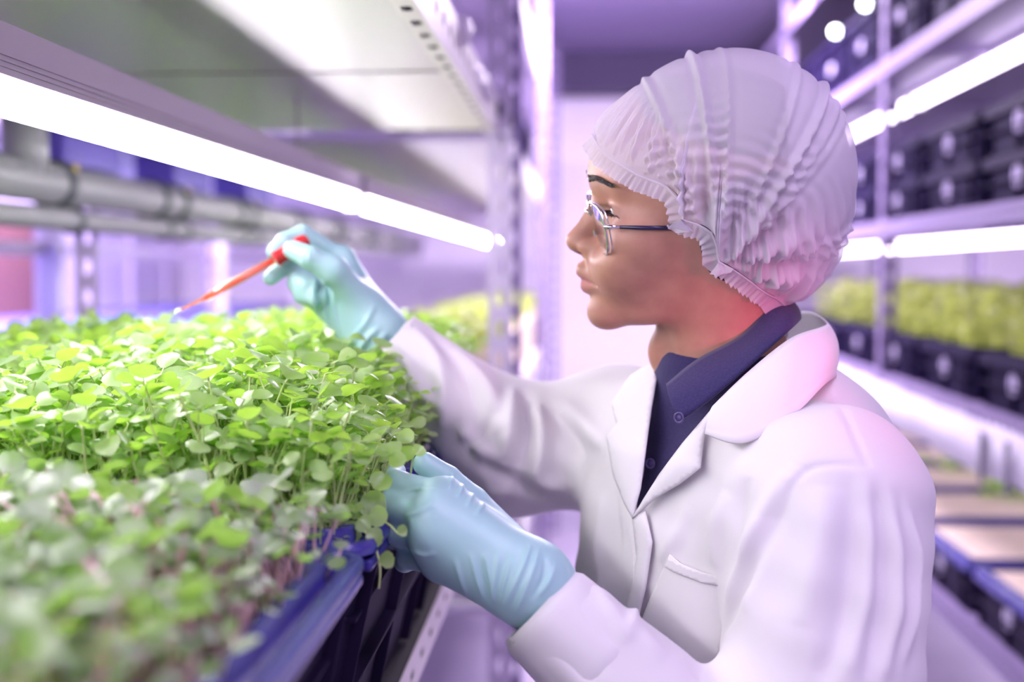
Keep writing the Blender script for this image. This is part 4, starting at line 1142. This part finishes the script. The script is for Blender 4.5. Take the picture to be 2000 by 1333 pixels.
Vv, Fq = collar_surf()
o = link('collar', mesh_np('collar', np.array(Vv), [Fq]), MT['coat'], coat)
sd = o.modifiers.new('thick', 'SOLIDIFY'); sd.thickness = .002; sd.offset = 0
# shirt collar
def shirt_collar():
    top = [P(1302, 752, 1.165), P(1362, 704, 1.172), P(1450, 655, 1.178), P(1505, 592, 1.20), P(1520, 572, 1.26), P(1480, 590, 1.31), P(1400, 640, 1.325), P(1330, 690, 1.30), P(1291, 728, 1.24)]
    low = [P(1330, 822, 1.128), P(1400, 770, 1.128), P(1480, 700, 1.135), P(1548, 640, 1.175), P(1560, 620, 1.26), P(1510, 640, 1.345), P(1410, 690, 1.35), P(1330, 740, 1.33), P(1284, 800, 1.26)]
    a = curve_pts(top, 12); b = curve_pts(low, 12); m = 10; Vv = []
    for i in range(len(a)):
        mid = (a[i]+b[i])/2; out = (mid-Vector((NB.x-.005, NB.y, mid.z))).normalized()
        for j in range(m):
            t = j/(m-1); Vv.append(a[i].lerp(b[i], t)+out*(.006*math.sin(math.pi*t)))
    return np.array([tuple(q) for q in Vv]), grid_faces(len(a), m, False)
Vv, Fq = shirt_collar()
o = link('collar', mesh_np('collar', Vv, [Fq]), MT['shirt'], shirt); sd = o.modifiers.new('thick', 'SOLIDIFY'); sd.thickness = .0025; sd.offset = 0
btn = mat('navy_button', (.09, .07, .2), .3)
for (x, y, Y0) in ((1327, 816, None), (1271, 906, None)):
    q = Vector(march(collar_base if y < 850 else shirt_sdf, [(x, y)], off=.004)[0]); nrm = (Vector((0, 0, CZ))-q).normalized()
    if y < 850: q = P(x, y, 1.124)
    nrm = (nrm*.7+dv_*.6).normalized(); R3 = nrm.to_track_quat('Z', 'Y').to_matrix()
    bm = bmesh.new()
    ringp = [q+R3@Vector((.0042*math.cos(2*math.pi*k/24), .0042*math.sin(2*math.pi*k/24), .001)) for k in range(25)]
    tube(bm, ringp, .0009, 8, False)
    tube(bm, [q+nrm*-.001, q+nrm*.0008], .004, 24)
    b = obj('button', bm, btn, shirt, smooth=True)
# ---- sleeve cuff (turned-up band on the near sleeve)
def band(name, c0, c1, r0, r1, m, parent, n=64):
    axd = (c1-c0).normalized(); a = axd.cross(Vector((0, 1, 0))).normalized(); b = axd.cross(a); Vv = []; mm = 10
    for i in range(n):
        an = 2*math.pi*i/n; d = a*math.cos(an)+b*math.sin(an)
        for j in range(mm):
            t = j/(mm-1); r = r0+(r1-r0)*t + .0006*math.sin(an*5+t*3)
            if j == 0: r -= .004
            if j == mm-1: r -= .004
            Vv.append(tuple(c0.lerp(c1, t)+d*r))
    return link(name, mesh_np(name, np.array(Vv), [grid_faces(n, mm)]), m, parent)
o = band('turned_cuff', WL+ax_l*.005, WL-ax_l*.068, .0418, .0475, MT['coat'], coat); o.modifiers.new('t', 'SOLIDIFY').thickness = .0025

# ---- gloved hands
def chain(p, pts, rs):
    d = None
    for a, b, ra, rb in zip(pts, pts[1:], rs, rs[1:]):
        c = cap(p, a, b, ra, rb); d = c if d is None else smin(d, c, .003)
    return d
def hand_sdf(spec):
    wrist, fore, mcps, fingers, thumb, rw = spec['wrist'], spec['fore'], spec['mcp'], spec['fingers'], spec['thumb'], spec.get('rw', .027)
    def fn(p):
        d = cap(p, fore, wrist, rw, rw)
        for k, mcp in enumerate(mcps): d = smin(d, cap(p, wrist, mcp, .023, spec['rm'][k]), .022)
        for a, b in zip(mcps, mcps[1:]): d = smin(d, cap(p, a, b, .0125, .0125), .010)
        for k, fg in enumerate(fingers):
            d = smin(d, chain(p, [mcps[k]]+fg, [.0125, .0108, .0098, .0085] if k < 3 else [.0115, .0095, .0086, .0076]), .0055)
        if 'web' in spec:
            d = smin(d, cap(p, spec['web'][0], spec['web'][1], .018, .0175), .022)
            d = smin(d, cap(p, thumb[0], thumb[1], .017, .0150), .024); d = smin(d, chain(p, thumb[1:], [.0150, .0128, .0106]), .008)
        else:
            d = smin(d, chain(p, thumb, [.019, .0145, .0122, .0102]), .009)
        return d
    return fn
LH = dict(wrist=P(1035, 1140, 1.0), fore=P(1110, 1218, 1.0), rm=[.0165, .0175, .0175, .0165],
    mcp=[P(868, 972, 1.02), P(848, 1008, 1.0), P(845, 1052, .998), P(862, 1096, 1.012)],
    fingers=[[P(778, 946, 1.032), P(766, 938, 1.058), P(774, 922, 1.078)], [P(755, 988, 1.022), P(750, 984, 1.05), P(762, 975, 1.07)],
             [P(780, 1042, 1.022), P(772, 1050, 1.05), P(785, 1050, 1.07)], [P(796, 1090, 1.035), P(790, 1098, 1.058), P(806, 1098, 1.072)]],
    thumb=[P(985, 1062, 1.025), P(922, 985, 1.045), P(872, 938, 1.052), P(830, 907, 1.052)])
RH = dict(wrist=P(735, 650, 1.42), fore=P(790, 705, 1.42), rm=[.0155, .016, .016, .0155], rw=.028,
    mcp=[P(668, 508, 1.445), P(655, 530, 1.455), P(648, 556, 1.45), P(650, 584, 1.435)],
    fingers=[[P(592, 458, 1.425), P(556, 472, 1.412), P(535, 492, 1.402)], [P(592, 492, 1.44), P(556, 520, 1.425), P(528, 543, 1.408)],
             [P(592, 528, 1.44), P(580, 552, 1.42), P(600, 560, 1.402)], [P(598, 560, 1.43), P(590, 575, 1.41), P(612, 582, 1.398)]],
    web=[P(695, 632, 1.425), P(618, 568, 1.428)],
    thumb=[P(706, 592, 1.408), P(652, 528, 1.380), P(606, 504, 1.372), P(572, 488, 1.382)])
gv = []
for spec, lines, lab in ((LH, [([(890, 1095), (900, 1130), (912, 1165)], .0016, .0020), ([(920, 1085), (932, 1130), (945, 1172)], .0016, .0018), ([(948, 1080), (958, 1130), (965, 1180)], .0015, .0018),
                          ([(975, 1080), (968, 1130), (962, 1178)], .0016, .0018), ([(1000, 1090), (985, 1140), (975, 1185)], .0016, .0018), ([(1035, 1065), (1020, 1110), (985, 1190)], .0020, .0022),
                          ([(1052, 1072), (1035, 1130), (1005, 1200)], .0018, .0022), ([(1010, 1085), (1000, 1130), (985, 1185)], .0012, .0016), ([(935, 1090), (945, 1140), (955, 1176)], -.0012, .0018),
                          ([(780, 966), (820, 956), (860, 960)], .0010, .0018), ([(790, 1010), (820, 1000), (850, 985)], .0010, .0018), ([(885, 925), (880, 945), (878, 955)], .0012, .0016), ([(905, 945), (898, 962), (893, 972)], .0012, .0016),
                          ([(925, 962), (918, 978), (912, 990)], .0012, .0016), ([(945, 982), (938, 996), (930, 1005)], .0010, .0016), ([(1065, 1090), (1060, 1130), (1040, 1170)], -.0014, .002), ([(800, 1075), (830, 1085), (850, 1080)], .0012, .002),
                          ([(1085, 1105), (1070, 1140), (1050, 1165)], .0012, .002)],
                          'teal glove on the left hand, gripping the blue tray'),
                         (RH, [([(615, 545), (612, 580), (620, 610)], .0030, .003), ([(635, 545), (632, 590), (640, 630)], .0030, .003), ([(655, 570), (655, 610), (665, 650)], .0024, .003), ([(700, 690), (715, 665), (740, 640)], .0028, .003),
                          ([(715, 705), (735, 675), (755, 650)], .0028, .003), ([(690, 660), (712, 635), (730, 600)], .0022, .003), ([(730, 710), (748, 690), (765, 660)], -.0024, .003), ([(590, 492), (592, 502), (590, 515)], .0008, .002), ([(602, 490), (604, 502), (602, 518)], .0008, .002)],
                          'teal glove on the raised right hand, pinching the pipette bulb')):
    fn = hand_sdf(spec)
    P0 = [spec['wrist'], spec['fore']]+spec['mcp']+spec['thumb']+[q for fg in spec['fingers'] for q in fg]
    lo = np.min([list(q) for q in P0], 0)-.034; hi = np.max([list(q) for q in P0], 0)+.034
    V, Q = sdf_mesh('glove', fn, lo, hi, .0016); V = relax(V, Q, 1, .4)
    V = folds(V, vnormals(V, Q), [(a_, b_*1.5, c_) for a_, b_, c_ in lines], fn)
    g = link('glove', mesh_np('glove', V, [Q]), MT['glove'], person); g['label'] = lab; gv.append(g)
# trousers and shoes (below the frame)
def trouser_sdf(p):
    d = None
    for s in (1, -1):
        hip = TC+lv_*(.088*s); hip.z = .90; kn = hip+dv_*.02; kn.z = .48; an = hip-dv_*.01; an.z = .12
        c = smin(cap(p, hip, kn, .105, .075), cap(p, kn, an, .075, .06), .03); d = c if d is None else smin(d, c, .02)
    return smax(d, .08-p[2], .01)
V, Q = sdf_mesh('trousers', trouser_sdf, (-.12, .95, .05), (.42, 1.55, 1.03), .012)
link('trousers', mesh_np('trousers', V, [Q]), MT['shirt'], person)
for s in (1, -1):
    an = TC+lv_*(.088*s); fn = lambda p: smax(smin(ell(p, (an.x-.05, an.y-.026, .045), (.13, .05, .05)), cap(p, (an.x, an.y, .05), (an.x, an.y, .12), .048), .03), .002-p[2], .004)
    V, Q = sdf_mesh('shoe', fn, (an.x-.25, an.y-.15, -.01), (an.x+.15, an.y+.12, .2), .008)
    link('shoe', mesh_np('shoe', V, [Q]), MT['navy_metal'], person)

# ================================================================== pipette
MT['red'] = mat('red_rubber', (.62, .015, .02), .4, sss=(.2, (.01, .002, .002), .5))
MT['liquid'] = mat('red_liquid', (.95, .04, .02), .15, sss=(.4, (.02, .006, .002), .6))
ag = bpy.data.materials.new('edge_glow_glass'); ag.use_nodes = True; nt = ag.node_tree; nt.nodes.clear(); N_ = nt.nodes.new  # yellow tint stands in for light refracted at the tube's edges
o_ = N_('ShaderNodeOutputMaterial'); g_ = N_('ShaderNodeBsdfGlossy'); t_ = N_('ShaderNodeBsdfTransparent'); x_ = N_('ShaderNodeMixShader'); x2 = N_('ShaderNodeMixShader'); di = N_('ShaderNodeBsdfDiffuse'); fr = N_('ShaderNodeFresnel')
g_.inputs['Roughness'].default_value = .22; t_.inputs[0].default_value = (1, .94, .78, 1); di.inputs[0].default_value = (1, .84, .48, 1); x_.inputs[0].default_value = .10; x2.inputs[0].default_value = .12
nt.links.new(t_.outputs[0], x2.inputs[1]); nt.links.new(di.outputs[0], x2.inputs[2]); nt.links.new(x2.outputs[0], x_.inputs[1]); nt.links.new(g_.outputs[0], x_.inputs[2]); nt.links.new(x_.outputs[0], o_.inputs[0])
MT['amber'] = ag
a, b, c, d = P(596, 470, 1.40), P(538, 507, 1.396), P(402, 582, 1.388), P(343, 611, 1.384)
pip = empty('pipette', tuple(d), 'glass pipette filled with red liquid, pinched in the raised gloved fingers', 'pipette')
ax = (b-a).normalized()
obj('bulb', mk(tube, [a-ax*.004, a-ax*.002, a+ax*.006, a.lerp(b, .7), b-ax*.004, b-ax*.0035, b], [.003, .0065, .0082, .0080, .0078, .0088, .0088], 24), MT['red'], pip, smooth=True)['label'] = 'red rubber bulb'
obj('tube', mk(tube, [b, b.lerp(c, .93), c, c.lerp(d, .12), c.lerp(d, .5), d], [.0052, .0052, .0044, .0026, .0023, .0025], 24), MT['amber'], pip, smooth=True)['label'] = 'glass tube, refracted edge light put in as amber tint'
obj('liquid', mk(tube, [b+ax*.002, b.lerp(c, .93), c, c.lerp(d, .12), c.lerp(d, .78)], [.0033, .0033, .0025, .0011, .0010], 18), MT['liquid'], pip, smooth=True)['label'] = 'red liquid in the tube'
obj('tip', mk(tube, [c.lerp(d, .84), d, d+(d-c).normalized()*.001], [.0027, .0028, .002], 16), mat('white_tip', (.9, .86, .86), .3), pip, smooth=True)
